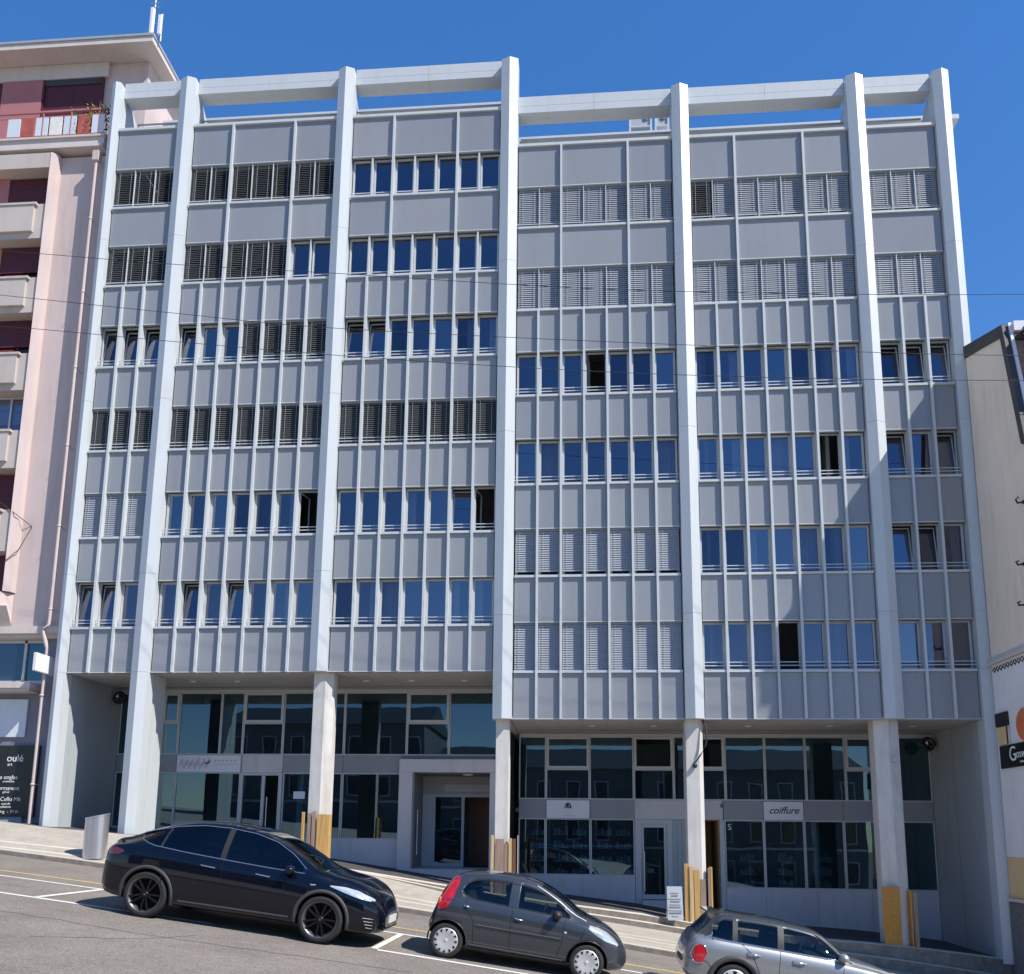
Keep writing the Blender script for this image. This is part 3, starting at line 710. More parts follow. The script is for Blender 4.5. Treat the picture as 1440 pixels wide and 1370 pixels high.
# street level
m = MB(); m.box(-45, -15.48, .30, 1.29, 5.72, 5.94); m.box(-45, -15.49, .42, 1.29, 5.60, 5.717); m.build('cornice', ['eave_pale'], PK)
m = MB(); m.box(-45, -15.49, .62, 1.29, -1.5, 4.22); m.box(-16.22, -15.49, .60, 1.29, 4.223, 5.6); m.build('shop_wall', ['wall_bluegrey'], PK)
m = MB(); m.box(-17.0, -16.92, .70, .80, 4.3, 5.58); m.box(-45, -16.24, .70, .80, 4.23, 4.34); m.box(-45, -16.24, .70, .80, 5.50, 5.59); m.box(-16.3, -16.24, .701, .799, 4.34, 5.5)
w = m.build('shop_window', ['frame_white'], PK); MB().quad((-45, .76, 4.3), (-16.3, .76, 4.3), (-16.3, .76, 5.5), (-45, .76, 5.5)).build('pane', ['glass_shop'], w)
m = MB(); m.box(-45, -16.28, .05, .61, 4.02, 4.20); m.box(-45, -16.34, .12, .61, 3.93, 4.017); m.build('canopy_ledge', ['eave_pale'], PK)
MB().box(-45, -16.45, .56, .615, -1.4, .30).build('plinth', ['wall_shade'], PK)
MB().box(-18.2, -16.62, .56, .615, 2.62, 3.75).build('window_poster', ['rail_white'], PK)
# things on and beside the pink house
s = root('advert_panel', (-17.2, .56, .3)); tag(s, 'tall black advertising panel with white beauty salon lettering on the pink building', 'sign')
MB().box(-19.2, -16.08, .52, .58, .28, 2.36).build('board', ['sign_black'], s)
for t, x, z, sz in (('oul\u00e9', -16.80, 1.98, .30), ('art', -16.95, 1.80, .13), ('ce ongles', -16.98, 1.42, .17), ('prothesiste', -16.93, 1.30, .08), ('permanent', -16.95, 1.10, .17), ('gel uv', -16.98, .99, .09), ('ngle Cello M6', -16.98, .78, .17), ('sourcils', -16.95, .65, .09), ('epilations', -16.95, .56, .09), ('Waxing  -  M fit', -16.95, .42, .13)):
    lettering(t, sz, 'ink_white', s, at(x, .517, z))
s = root('projecting_sign', (-15.95, .3, 4.4)); tag(s, 'blank white box sign sticking out beside the downpipe of the pink building', 'sign')
MB().box(-15.83, -15.73, -.60, .42, 4.42, 4.95).build('box', ['sign_white'], s, bevel=.01)
MB().tube([(-15.78, .45, 4.96), (-15.78, .45, 5.5)], .02, 8).build('bracket', ['zinc'], s)
s = root('rooftop_antenna', (-14.95, 1.3, 27.25)); tag(s, 'white mobile phone antenna pair on the roof corner of the pink building', 'antenna')
m = MB(); m.tube([(-15.05, 1.25, 27.2), (-15.05, 1.25, 28.9)], .03, 8); m.tube([(-14.78, 1.3, 27.2), (-14.78, 1.3, 28.3)], .03, 8); m.tube([(-15.05, 1.25, 27.9), (-14.78, 1.3, 27.9)], .02, 6); m.build('mast', ['zinc'], s)
MB().box(-15.14, -15.02, 1.12, 1.21, 27.35, 28.45).build('panel_antenna', ['sign_white'], s, bevel=.02); MB().box(-14.85, -14.72, 1.14, 1.24, 27.35, 28.15).build('panel_antenna', ['sign_white'], s, bevel=.02)
m = MB(); m.tube([(-15.25, 1.22, 28.5), (-14.85, 1.22, 28.55)], .012, 6); m.tube([(-15.2, 1.22, 28.7), (-14.9, 1.22, 28.72)], .01, 6); m.lathe([(.0, -.02), (.08, 0), (.09, .05)], (-15.2, 1.18, 27.45), 'y', 14); m.build('aerial_rods', ['zinc'], s)
def plant(x, y, z, h, w, n, mats, label):
    r = empty('potted_plant', (x, y, z)); tag(r, label, 'plant', 'plants on the balcony of the pink building')
    MB().lathe([(.0, 0), (.10, 0), (.13, .2), (.14, .22), (.12, .22), (.11, .2), (.0, .19)], (0, 0, 0), 'z', 14).build('pot', ['terracotta'], r)
    m = MB(); rr = random.Random(int(abs(x) * 100))
    for _ in range(n):
        a = rr.random() * 6.28; rad = w * math.sqrt(rr.random()); zz = .2 + h * rr.random(); c = Vector((rad * math.cos(a), rad * math.sin(a), zz)); s_ = .035 + .03 * rr.random()
        u = Vector((rr.uniform(-1, 1), rr.uniform(-1, 1), rr.uniform(-1, 1))).normalized(); v = u.cross(Vector((rr.uniform(-1, 1), rr.uniform(-1, 1), rr.uniform(-1, 1)))).normalized()
        m.add([c - u * s_, c + v * s_ * .5, c + u * s_, c - v * s_ * .5], [(0, 1, 2, 3)], rr.randrange(len(mats)))
    m.build('foliage', mats, r)
plant(-15.95, .42, 22.54, 1.15, .22, 240, ['leaf', 'leaf'], 'dark green leafy plant at the right end of the pink balcony')
plant(-16.35, .36, 22.54, 1.05, .26, 260, ['leaf', 'leaf_yellow'], 'yellowish trailing plant behind the pink balcony railing, second from its right end')
plant(-16.85, .36, 22.54, 1.0, .24, 200, ['leaf_yellow', 'leaf'], 'thin yellow plant furthest from the end of the pink balcony')
# ================================================================== cream gable building on the right
CR = root('gable_house', (16., 0., zu(16))); tag(CR, 'cream rendered gable building with dark verge boards and a tiled mansard roof', 'building')
XW = 10.755
m = MB(); m.box(11.2, 24, -3.5, -2.6, 11.3, 12.70); m.box(11.15, 24, -3.55, -2.5, 12.703, 12.80, 1); m.build('shadow_box', ['sign_white', 'roof_dark'], CR)  # unseen box added to widen the gable's shadow on the facade
def wallpoly(z0, z1): return z0, z1
# gable wall in slabs; the outline follows the mansard
m = MB()
gab = [(-.36, -4.2), (-.36, 13.3), (-2.42, 12.72), (-3.02, 9.55), (-3.02, -4.2)]
m.prism(gab, 0, XW, 24., 0)
m.box(11.08, 24, -.355, 9.5, -4.2, 12.9, 0)
m.build('wall', ['cream_wall'], CR)
m = MB()
m.prism([(-.34, 13.32), (-.34, 13.66), (-2.58, 12.98), (-2.44, 12.70)], 0, XW - .05, 24.2, 0)
m.prism([(-2.44, 12.69), (-2.585, 12.97), (-3.22, 9.50), (-3.00, 9.52)], 0, XW - .05, XW + .10, 0)
m.prism([(-2.40, 12.66), (-2.57, 12.90), (-3.20, 9.48), (-3.01, 9.50)], 0, XW + .18, 24.2, 1)
m.prism([(-2.45, 12.72), (-2.63, 13.0), (-3.26, 9.52), (-3.18, 9.50)], 0, XW + .101, XW + .179, 2)
m.box(XW + .18, 24.2, -2.75, -2.60, 12.72, 12.98, 2); m.box(XW + .18, 24.2, -2.72, -2.62, 12.5, 12.62, 0)
m.build('mansard_roof', ['roof_dark', 'tile_red', 'sign_white'], CR)
m = MB()
for i in range(14):
    for j in range(12):
        t = (i + .5) / 14; y = -2.58 - .63 * t; z = 12.45 - 2.9 * t; x = XW + .2 + j * .24 + (.12 if i % 2 else 0)
        m.ball((x + .1, y - .02, z), .10, .035, .11, 0, 8, 4)
m.build('roof_tiles', ['tile_red'], CR)
m = MB(); m.box(XW - .012, XW - .001, -3.01, -.365, -.5, 4.45, 0); m.box(XW - .012, XW - .001, -3.01, -.365, -1.62, -.505, 1); m.build('painted_wall', ['white_wall', 'ochre_wall'], CR)
m = MB(); m.prism([(-.10, -.0), (-.10, .06), (0, .22), (0, 0)], 1, -3.02, -.365, 0); o = m.build('cornice', ['eave_pale'], CR); o.location = (XW - .013, 0, 4.46)
m = MB()
for i in range(14): 
    y = -.45 - i * .19; m.tube([(XW - .02, y, 4.30), (XW - .02, y - .05, 4.38), (XW - .02, y - .12, 4.38), (XW - .02, y - .15, 4.30), (XW - .02, y - .10, 4.25), (XW - .02, y - .06, 4.30)], .014, 5)
m.build('frieze', ['iron'], CR)
MB().box(XW - .06, XW - .001, -3.01, -.365, -4.3, -1.625).build('plinth', ['stone_black'], CR)
MB().box(XW - .085, XW - .06, -3.01, -.365, -1.60, -1.52).build('plinth_cap', ['eave_pale'], CR)
for i, (y, z) in enumerate(((-2.80, 8.1), (-2.55, 6.6), (-2.45, 5.6))):
    a = empty('wall_anchor', (XW, y, z)); tag(a, ['curved black iron hook high on the cream gable wall', 'small black iron bracket in the middle of the cream gable wall', 'black iron stud lowest of the three on the cream gable wall'][i], 'bracket')
    m = MB(); m.lathe([(0, -.03), (.05, -.03), (.05, 0), (0, 0)], (-.0, 0, 0), 'x', 10); m.tube([(-.02, 0, .0), (-.16, 0, -.02), (-.2, -.02, .06), (-.14, -.02, .12 if i == 0 else .07)], .025, 8)
    m.build('hook', ['iron'], a)
s = root('shop_sign', (XW, -1.2, 1.7)); tag(s, 'long black sign with white old style lettering on the cream wall', 'sign')
MB().box(XW - .06, XW - .014, -3.0, -.55, 1.72, 2.30).build('board', ['sign_black'], s)
FX = Matrix.Rotation(math.radians(-90), 4, 'Z') @ FACE_Y
def atx(x, y, z): return Matrix.Translation((x, y, z)) @ FX
lettering('G', .52, 'ink_white', s, atx(XW - .064, -1.25, 2.04)); lettering('oswell', .30, 'ink_white', s, atx(XW - .064, -1.42, 2.03), align='LEFT'); lettering('restaurant', .09, 'ink_white', s, atx(XW - .064, -1.6, 1.84), align='LEFT')
s = root('round_sign', (XW, -1.9, 2.7)); tag(s, 'round orange sign on the white part of the cream building', 'sign')
MB().lathe([(0, -.07), (.36, -.07), (.40, -.05), (.40, 0), (0, 0)], (XW - .013, -1.95, 2.72), 'x', 32).build('disc', ['orange'], s)
MB().lathe([(.24, -.074), (.30, -.074)], (XW - .013, -1.95, 2.72), 'x', 32).build('ring', ['plaster_orange'], s)
s = root('menu_case', (XW, -.8, 2.3)); tag(s, 'small black menu case with a cream sheet above the black sign', 'notice case')
m = MB(); m.box(XW - .09, XW - .014, -1.10, -.50, 2.80, 3.15); m.box(XW - .09, XW - .07, -1.10, -1.06, 2.33, 2.80); m.build('frame', ['iron'], s)
MB().box(XW - .05, XW - .014, -.98, -.50, 2.33, 2.79).build('sheet', ['ochre_wall'], s)
# ================================================================== buildings across the street (seen as reflections)
def city(x0, x1, y0, y1, h, label, wallm, rooftone):
    zb = W((x0 + x1) / 2) - 3; zt = W((x0 + x1) / 2) + h
    r = root('town_house', ((x0 + x1) / 2, (y0 + y1) / 2, zb)); tag(r, label, 'building')
    MB().box(x0, x1, y0, y1, zb, zt).build('wall', [wallm], r)
    MB().prism([(y0 - .4, zt), (y1 + .4, zt), ((y0 + y1) / 2, zt + 2.2)], 0, x0 - .2, x1 + .2).build('roof', [rooftone], r)
    nf = int(h // 3.1)
    for f in range(nf):
        zz = zt - 2.7 - f * 3.1
        m = MB(); m.box(x0, x1, y1 + .001, y1 + .12, zz - .55, zz - .35); m.build('string_course', ['city_trim'], r)
        for x in np.arange(x0 + 1.2, x1 - 1.2, 2.4):
            w = MB().box(x, x + 1.1, y1 + .001, y1 + .05, zz, zz + 1.7).build('window', ['city_trim'], r)
            MB().box(x + .1, x + 1.0, y1 + .051, y1 + .06, zz + .1, zz + 1.6).build('pane', ['city_glass'], w)
city(-30, -13, -52, -40, 8.5, 'grey rendered town house across the street, furthest uphill', 'city_wall', 'roof_dark')
city(-12.4, 4, -54, -42, 7.0, 'low rendered town house straight across the street', 'city_wall', 'roof_dark')
city(4.6, 22, -54, -41, 9.5, 'taller rendered town house across the street, furthest downhill', 'city_wall', 'roof_dark')
# ================================================================== small things on the street and the shop fronts
b = root('litter_bin', (-12.03, -3.15, -.72)); tag(b, 'round brushed steel litter bin with a slanted top on the pavement', 'litter bin')
m = MB(); n = 32; R_ = .275; vs = []
zb = -.76
for k in range(n):
    a = 2 * math.pi * k / n; vs.append((-12.03 + R_ * math.cos(a), -3.15 + R_ * math.sin(a), zb))
for k in range(n):
    a = 2 * math.pi * k / n; vs.append((-12.03 + R_ * math.cos(a), -3.15 + R_ * math.sin(a), .26 + .06 * math.cos(a - .5)))
m.add(vs, [(k, (k + 1) % n, n + (k + 1) % n, n + k) for k in range(n)], 0, True); m.build('drum', ['steel'], b)
m = MB(); top = []
for k in range(n):
    a = 2 * math.pi * k / n; top.append((-12.03 + (R_ + .012) * math.cos(a), -3.15 + (R_ + .012) * math.sin(a), .245 + .06 * math.cos(a - .5)))
t2 = [(x, y, z + .03) for x, y, z in top]; t3 = [(-12.03 + (x + 12.03) * .94, -3.15 + (y + 3.15) * .94, z + .012) for x, y, z in t2]
m.add(top + t2 + t3, [(k, (k + 1) % n, n + (k + 1) % n, n + k) for k in range(n)] + [(n + k, n + (k + 1) % n, 2 * n + (k + 1) % n, 2 * n + k) for k in range(n)] + [tuple(range(2 * n, 3 * n))])
m.build('lid', ['steel'], b)
# timber guards
def guard(lab, boards, base):
    g = root('timber_guard', base); tag(g, lab, 'timber guard')
    for x0, x1, y0, y1, z0, z1, mt in boards: MB().box(x0, x1, y0, y1, z0, z1).build('board', [mt], g, bevel=.006)
guard('yellow timber boards standing around the column behind the black car', [(-7.45, -7.10, .01, .05, -1.1, .42, 'timber'), (-7.19, -7.15, .055, .45, -1.1, .42, 'timber'), (-7.60, -7.50, .03, .08, -1.1, .50, 'timber_brown'), (-7.72, -7.63, .05, .09, -1.1, .45, 'timber_brown'), (-7.90, -7.82, .05, .10, -1.1, .48, 'timber')], (-7.5, 0, zu(-7.5)))
guard('pale timber planks tied around the column beside the entrance porch', [(-2.58, -2.50, .02, .07, -1.95, -.10, 'timber_pale'), (-2.46, -2.22, .03, .06, -1.95, -.20, 'timber_brown'), (-2.21, -2.12, .04, .08, -1.95, -.32, 'timber_brown'), (-2.09, -2.01, .02, .08, -1.95, -.18, 'timber_pale'), (-2.0, -1.93, .10, .5, -1.95, -.20, 'wood_red'), (-1.86, -1.83, .1, .13, -1.95, -.1, 'zinc')], (-2.3, 0, zu(-2.3)))
guard('weathered timber planks around the column between the two shop doors', [(2.62, 2.74, .05, .10, -2.4, -.80, 'timber'), (2.75, 2.86, .02, .08, -2.4, -.86, 'timber_pale'), (2.87, 3.02, .01, .07, -2.4, -.95, 'timber'), (3.03, 3.17, .04, .08, -2.4, -1.2, 'timber_brown'), (3.24, 3.30, .05, .11, -2.4, -.9, 'timber_brown'), (3.31, 3.36, .05, .3, -2.4, -.88, 'timber')], (2.95, 0, zu(2.95)))
guard('orange chipboard sheet fixed to the column with the number plate', [(7.70, 8.14, -.01, .03, -2.85, -1.32, 'chipboard'), (8.40, 8.44, .0, .25, -2.9, -1.40, 'chipboard'), (8.47, 8.58, .0, .05, -2.9, -1.45, 'timber_brown')], (8.1, 0, zu(8.1)))
a = root('pavement_board', (2.36, -.1, zu(2.3))); tag(a, 'grey printed pavement board leaning beside the timber planks', 'pavement board')
m = MB(); z0 = zu(2.3); m.prism([(-.30, z0), (-.27, z0), (-.02, z0 + .85), (-.05, z0 + .85)], 0, 2.14, 2.54); m.prism([(.22, z0), (.19, z0), (-.02, z0 + .83), (.0, z0 + .85)], 0, 2.14, 2.54)
m.build('panel', ['zinc'], a)
m = MB()
for i in range(9):
    t = .12 + i * .085; y = -.305 + .25 * t; zz = z0 + .85 * t; w_ = .12 + .2 * random.random()
    m.box(2.34 - w_ * .6, 2.34 + w_ * .6, y - .012, y - .003, zz, zz + .03, i % 2)
m.build('print', ['frame_white', 'band_grey'], a)
# shop signs
s = root('shop_sign', (-12.04, YL, BL)); tag(s, 'white fascia sign with faint violet handwriting and a small dark crescent', 'sign')
MB().box(-13.10, -10.99, YL - .085, YL - .058, BL + .01, ML - .02).build('board', ['sign_white'], s)
m = MB(); rr = random.Random(3)
for i in range(26):
    x = -13.0 + i * .037; z = 2.05 + .07 * math.sin(i * 1.3); m.tube([(x, YL - .09, z - .09 - .05 * rr.random()), (x + .02, YL - .09, z), (x + .045, YL - .09, z + .07 + .08 * rr.random())], .007, 5)
m.build('handwriting', ['ink_violet'], s)
m = MB(); m.tube([(-12.10 + .085 * math.cos(t), YL - .09, 2.13 + .075 * math.sin(t)) for t in np.linspace(math.pi * 1.05, math.pi * 2.2, 12)], [.004, .01, .016, .02, .024, .026, .026, .024, .02, .016, .01, .004], 6); m.build('crescent', ['ink'], s)
m = MB()
for i in range(6): m.box(-11.85 + i * .13, -11.79 + i * .13, YL - .09, YL - .086, 2.12, 2.17)
m.box(-11.86, -11.05, YL - .09, YL - .086, 2.02, 2.035); m.build('small_print', ['ink_violet'], s)
s = root('shop_sign', (-.55, YR, BR)); tag(s, 'white fascia sign with a dark domed emblem above small capitals', 'sign')
MB().box(-1.22, .12, YR - .085, YR - .058, BR + .01, MR - .03).build('board', ['sign_white'], s)
m = MB(); m.prism([(-.66, .74), (-.44, .74), (-.445, .82), (-.48, .89), (-.55, .92), (-.62, .89), (-.655, .82)], 1, YR - .092, YR - .086); m.build('emblem', ['ink'], s)
lettering('L', .15, 'sign_white', s, at(-.60, YR - .094, .81)); lettering('3', .13, 'sign_white', s, at(-.51, YR - .094, .81))
lettering('O H E R', .075, 'ink_violet', s, at(-.50, YR - .088, .52), space=1.1)
s = root('shop_sign', (6.07, YR, BR)); tag(s, 'white fascia sign reading coiffure in slanted dark script', 'sign')
MB().box(5.475, 6.66, YR - .085, YR - .058, BR + .01, MR - .03).build('board', ['sign_white'], s)
lettering('coiffure', .30, 'ink', s, at(6.07, YR - .09, .72), shear=.35, extrude=.003, offset=.002, space=.98)
s = root('door_letter', (4.25, YR, .3)); tag(s, 'thin white letters stuck on the glass and post beside the warm doorway', 'lettering')
lettering('S', .26, 'ink_white', s, at(4.42, YR - .075, .20)); lettering('6', .22, 'ink', s, at(4.20, YR - .088, .86), name='numeral')
o = MB().box(-9.21, -8.84, YL - .075, YL - .068, .95, 1.18).build('paper_notice', ['sign_white']); tag(o, 'small white paper notice taped inside the shop glass left of the yellow boards', 'notice')
o = MB().box(8.16, 8.32, .05, .115, 1.95, 2.07).build('number_plate', ['pink_deep']); o.data.materials[0] = MATS['ink_violet']; tag(o, 'small blue grey number plate on the column at the downhill end', 'plate')
def wall_lamp(x, y, z, s_, label):
    r = root('wall_lamp', (x, y, z)); tag(r, label, 'lamp')
    MB().tube([(x, y, z), (x + s_ * .22, y, z)], .03, 8).build('arm', ['iron'], r)
    m = MB(); m.tube([(x - s_ * .06 + .17 * math.cos(t), y - .12, z + .17 * math.sin(t)) for t in np.linspace(0, 2 * math.pi, 20)[:-1]], .05, 8, closed=True); m.ball((x - s_ * .06, y - .05, z), .12, .10, .12); m.build('housing', ['iron'], r)
    MB().ball((x - s_ * .06 - .05, y - .16, z + .04), .035, .02, .05).build('bulb', ['downlight'], r)
wall_lamp(10.33, 3.2, 2.72, 1, 'round black wall lamp in the corner at the downhill end of the porch')
wall_lamp(-14.95, 2.7, 4.1, -1, 'round black wall lamp under the soffit at the uphill end')
def ac(x0, x1, label):
    r = root('vent_unit', ((x0 + x1) / 2, 3, Z[0] - DZB)); tag(r, label, 'vent')
    m = MB(); z0, z1 = 23.74, 24.50
    m.box(x0, x1, 2.75, 3.3, z0 + .30, z1, 1)
    for x in (x0, x1): m.box(x - .03, x + .03, 2.70, 2.76, z0, z1 + .08)
    m.box(x0 + .031, x1 - .031, 2.70, 2.76, z1 + .02, z1 + .08); m.box(x0 + .031, x1 - .031, 2.70, 2.76, z0 + .26, z0 + .30)
    m.build('cabinet', ['white_metal', 'zinc'], r)
    MB().lathe([(0, -.02), (.09, -.02), (.10, 0)], (x1 - .18, 2.74, z0 + .6), 'y', 14).build('outlet', ['joint'], r)
ac(1.62, 2.34, 'wider grey vent cabinet in a white frame on the right hand roof terrace'); ac(2.50, 2.93, 'narrower grey vent cabinet beside the wider one on the roof terrace')
# overhead cables
def cable(pts, label):
    P = [Vector(p) for p in pts]; q = []
    for i in range(len(P) - 1):
        p0 = P[max(i - 1, 0)]; p1 = P[i]; p2 = P[i + 1]; p3 = P[min(i + 2, len(P) - 1)]
        for t in np.linspace(0, 1, 10)[:-1]:
            q.append(.5 * ((2 * p1) + (p2 - p0) * t + (2 * p0 - 5 * p1 + 4 * p2 - p3) * t * t + (3 * p1 - p0 - 3 * p2 + p3) * t ** 3))
    q.append(P[-1]); o = MB().tube(q, .0075, 6).build('overhead_cable', ['cable']); tag(o, label, 'cable', 'overhead cables across the facade')
Y_ = -3.4
def K_(q): return [(x * .9814, Y_, z * .9814) for x, z in q]
cable(K_([(-24, 17.1), (-16.5, 16.10), (-11.285, 15.416), (-6.573, 14.921), (-1.904, 14.396), (2.588, 13.994), (11.121, 13.547), (22, 13.4)]), 'topmost thin cable strung across the facade and the blue sky')
cable(K_([(-24, 15.8), (-16.34, 14.70), (-11.31, 13.95), (-6.5, 13.29), (2.55, 12.48), (10.98, 11.874), (22, 11.6)]), 'middle one of the three thin cables across the facade')
cable(K_([(-24, 14.5), (-16.3, 13.75), (-11.245, 13.098), (-5.168, 12.355), (2.355, 11.65), (10.924, 11.204), (22, 11.)]), 'lowest of the three thin cables across the facade')
o = MB().tube([(-18.6, .2, 10.3), (-17.35, .12, 9.42), (-17.0, .44, 9.12)], .012, 6).tube([(-17.0, .44, 9.12), (-17.2, .2, 8.3), (-17.5, .05, 7.9)], .012, 6).build('stay_wire', ['cable']); tag(o, 'short dark stay wire bent at an eye on the pink pier', 'wire')
o = MB().tube([(3.2, .10, 3.08), (3.28, .02, 2.9), (3.30, -.02, 2.55), (3.26, -.03, 2.35), (3.12, .02, 2.1), (2.98, .06, 1.9)], .022, 7).ball((2.97, .05, 1.82), .07, .06, .07).build('loose_cable', ['cable']); tag(o, 'loose dark cable with a junction knob at the head of the column', 'cable')
# ================================================================== parked cars
def pchip(xs, ys):
    xs = np.array(xs, float); ys = np.array(ys, float); h = np.diff(xs); d = np.diff(ys) / h; m = np.zeros(len(xs))
    for i in range(1, len(xs) - 1):
        if d[i - 1] * d[i] > 0:
            w1 = 2 * h[i] + h[i - 1]; w2 = h[i] + 2 * h[i - 1]; m[i] = (w1 + w2) / (w1 / d[i - 1] + w2 / d[i])
    m[0] = d[0]; m[-1] = d[-1]
    def f(x):
        x = min(max(x, xs[0]), xs[-1]); i = min(max(int(np.searchsorted(xs, x)) - 1, 0), len(xs) - 2)
        t = (x - xs[i]) / h[i]
        return float((2 * t ** 3 - 3 * t * t + 1) * ys[i] + (t ** 3 - 2 * t * t + t) * h[i] * m[i] + (-2 * t ** 3 + 3 * t * t) * ys[i + 1] + (t ** 3 - t * t) * h[i] * m[i + 1])
    return f
class Shell:
    # body surface from five curves along the length: lower edge, shoulder, top, half width, half width of the roof
    def __init__(s, L, zl, zb, zt, wm, wt, belly=.5):
        s.L = L; s.c = [pchip(*zip(*q)) for q in (zl, zb, zt, wm, wt)]; s.belly = belly
    def sec(s, x):
        zl_, zb, zt, wm, wt = [f(x) for f in s.c]
        zb = min(zb, zt - .012); h = zb - zl_; g = zt - zb; r = min(.085, .45 * g)
        P = [(0, zl_), (.78 * wm, zl_), (.93 * wm, zl_ + .04), (.975 * wm, zl_ + .14 * h + .02), (.995 * wm, zl_ + .38 * h), (wm, zl_ + .58 * h), (.992 * wm, zl_ + .80 * h), (.972 * wm, zb - .03 * h), (.945 * wm, zb)]
        a = (.945 * wm - .012, zb + .06 * g); b = (max(wt, .2), zt - r)
        for t in (.0, .33, .66, 1.):
            bul = .028 * math.sin(math.pi * t) * min(1, g / .35)
            P.append((a[0] + (b[0] - a[0]) * t + bul, a[1] + (b[1] - a[1]) * t))
        P += [(b[0] - .35 * r, zt - .55 * r), (b[0] - 1.0 * r, zt - .28 * r), (b[0] * .55, zt - .06 * r), (0, zt)]
        return P
    def ysurf(s, x, z):
        P = s.sec(x)[2:15]; zs = [p[1] for p in P]; ys = [p[0] for p in P]
        for i in range(1, len(zs)): zs[i] = max(zs[i], zs[i - 1] + 1e-5)
        return float(np.interp(z, zs, ys))
    def zsurf(s, x, y):
        P = s.sec(x)[8:][::-1]; return float(np.interp(abs(y), [p[0] for p in P], [p[1] for p in P]))
    def mesh(s, m, n=84):
        xs = s.L * (.5 - .5 * np.cos(np.linspace(0, math.pi, n))) * .35 + np.linspace(0, s.L, n) * .65
        R = []
        for x in xs:
            P = s.sec(x); R.append([(x, -p[0], p[1]) for p in P] + [(x, p[0], p[1]) for p in P[-2:0:-1]])
        k = len(R[0]); vs = [p for r in R for p in r]
        fs = [(i * k + j, i * k + (j + 1) % k, (i + 1) * k + (j + 1) % k, (i + 1) * k + j) for i in range(n - 1) for j in range(k)]
        m.add(vs, fs, 0, True); m.add(R[0] + R[-1], [tuple(range(k)), tuple(range(k, 2 * k))[::-1]], 0)
def patch(shell, top, bot, xs, off, side=-1, nz=6, m=None, mt=0):
    m = m or MB(); vs = []
    for x in xs:
        a, b = bot(x), top(x)
        for j in range(nz + 1):
            z = a + (b - a) * j / nz; vs.append((x, side * (shell.ysurf(x, z) + off), z))
    m.add(vs, [(i * (nz + 1) + j, (i + 1) * (nz + 1) + j, (i + 1) * (nz + 1) + j + 1, i * (nz + 1) + j + 1) for i in range(len(xs) - 1) for j in range(nz)], mt, True)
    return m
def toppatch(shell, half, xs, off, ny=10, m=None, mt=0):
    m = m or MB(); vs = []
    for x in xs:
        w = half(x)
        for j in range(ny + 1):
            y = -w + 2 * w * j / ny; vs.append((x, y, shell.zsurf(x, y) + off))
    m.add(vs, [(i * (ny + 1) + j, (i + 1) * (ny + 1) + j, (i + 1) * (ny + 1) + j + 1, i * (ny + 1) + j + 1) for i in range(len(xs) - 1) for j in range(ny)], mt, True)
    return m
def sideline(shell, pts, off=.003, side=-1, n=10):
    q = []
    for (a, b) in zip(pts[:-1], pts[1:]):
        for t in np.linspace(0, 1, n)[:-1]:
            x, z = a[0] + (b[0] - a[0]) * t, a[1] + (b[1] - a[1]) * t; q.append((x, side * (shell.ysurf(x, z) + off), z))
    x, z = pts[-1]; q.append((x, side * (shell.ysurf(x, z) + off), z)); return q
def weld(me):
    bm = bmesh.new(); bm.from_mesh(me); bmesh.ops.remove_doubles(bm, verts=bm.verts, dist=1e-5)
    bmesh.ops.dissolve_degenerate(bm, edges=bm.edges, dist=1e-6); bmesh.ops.recalc_face_normals(bm, faces=bm.faces); bm.to_mesh(me); bm.free()
def cut(o, cutters):
    # carve wheel wells, cabin and window openings out of the shell, then keep the plain mesh
    tmp = []; weld(o.data)
    for c, mt in cutters:
        me = c.mesh('cut', ['gap']); weld(me); me.materials.clear()
        for mm in o.data.materials: me.materials.append(mm)
        for p in me.polygons: p.material_index = mt
        q = bpy.data.objects.new('cut', me); COL.objects.link(q); q.parent = o; tmp.append(q)
        b = o.modifiers.new('b', 'BOOLEAN'); b.operation = 'DIFFERENCE'; b.object = q; b.solver = 'EXACT'
    bpy.context.view_layer.update()
    dg = bpy.context.evaluated_depsgraph_get(); me = bpy.data.meshes.new_from_object(o.evaluated_get(dg))
    o.modifiers.clear(); o.data = me
    for q in tmp: bpy.data.objects.remove(q)
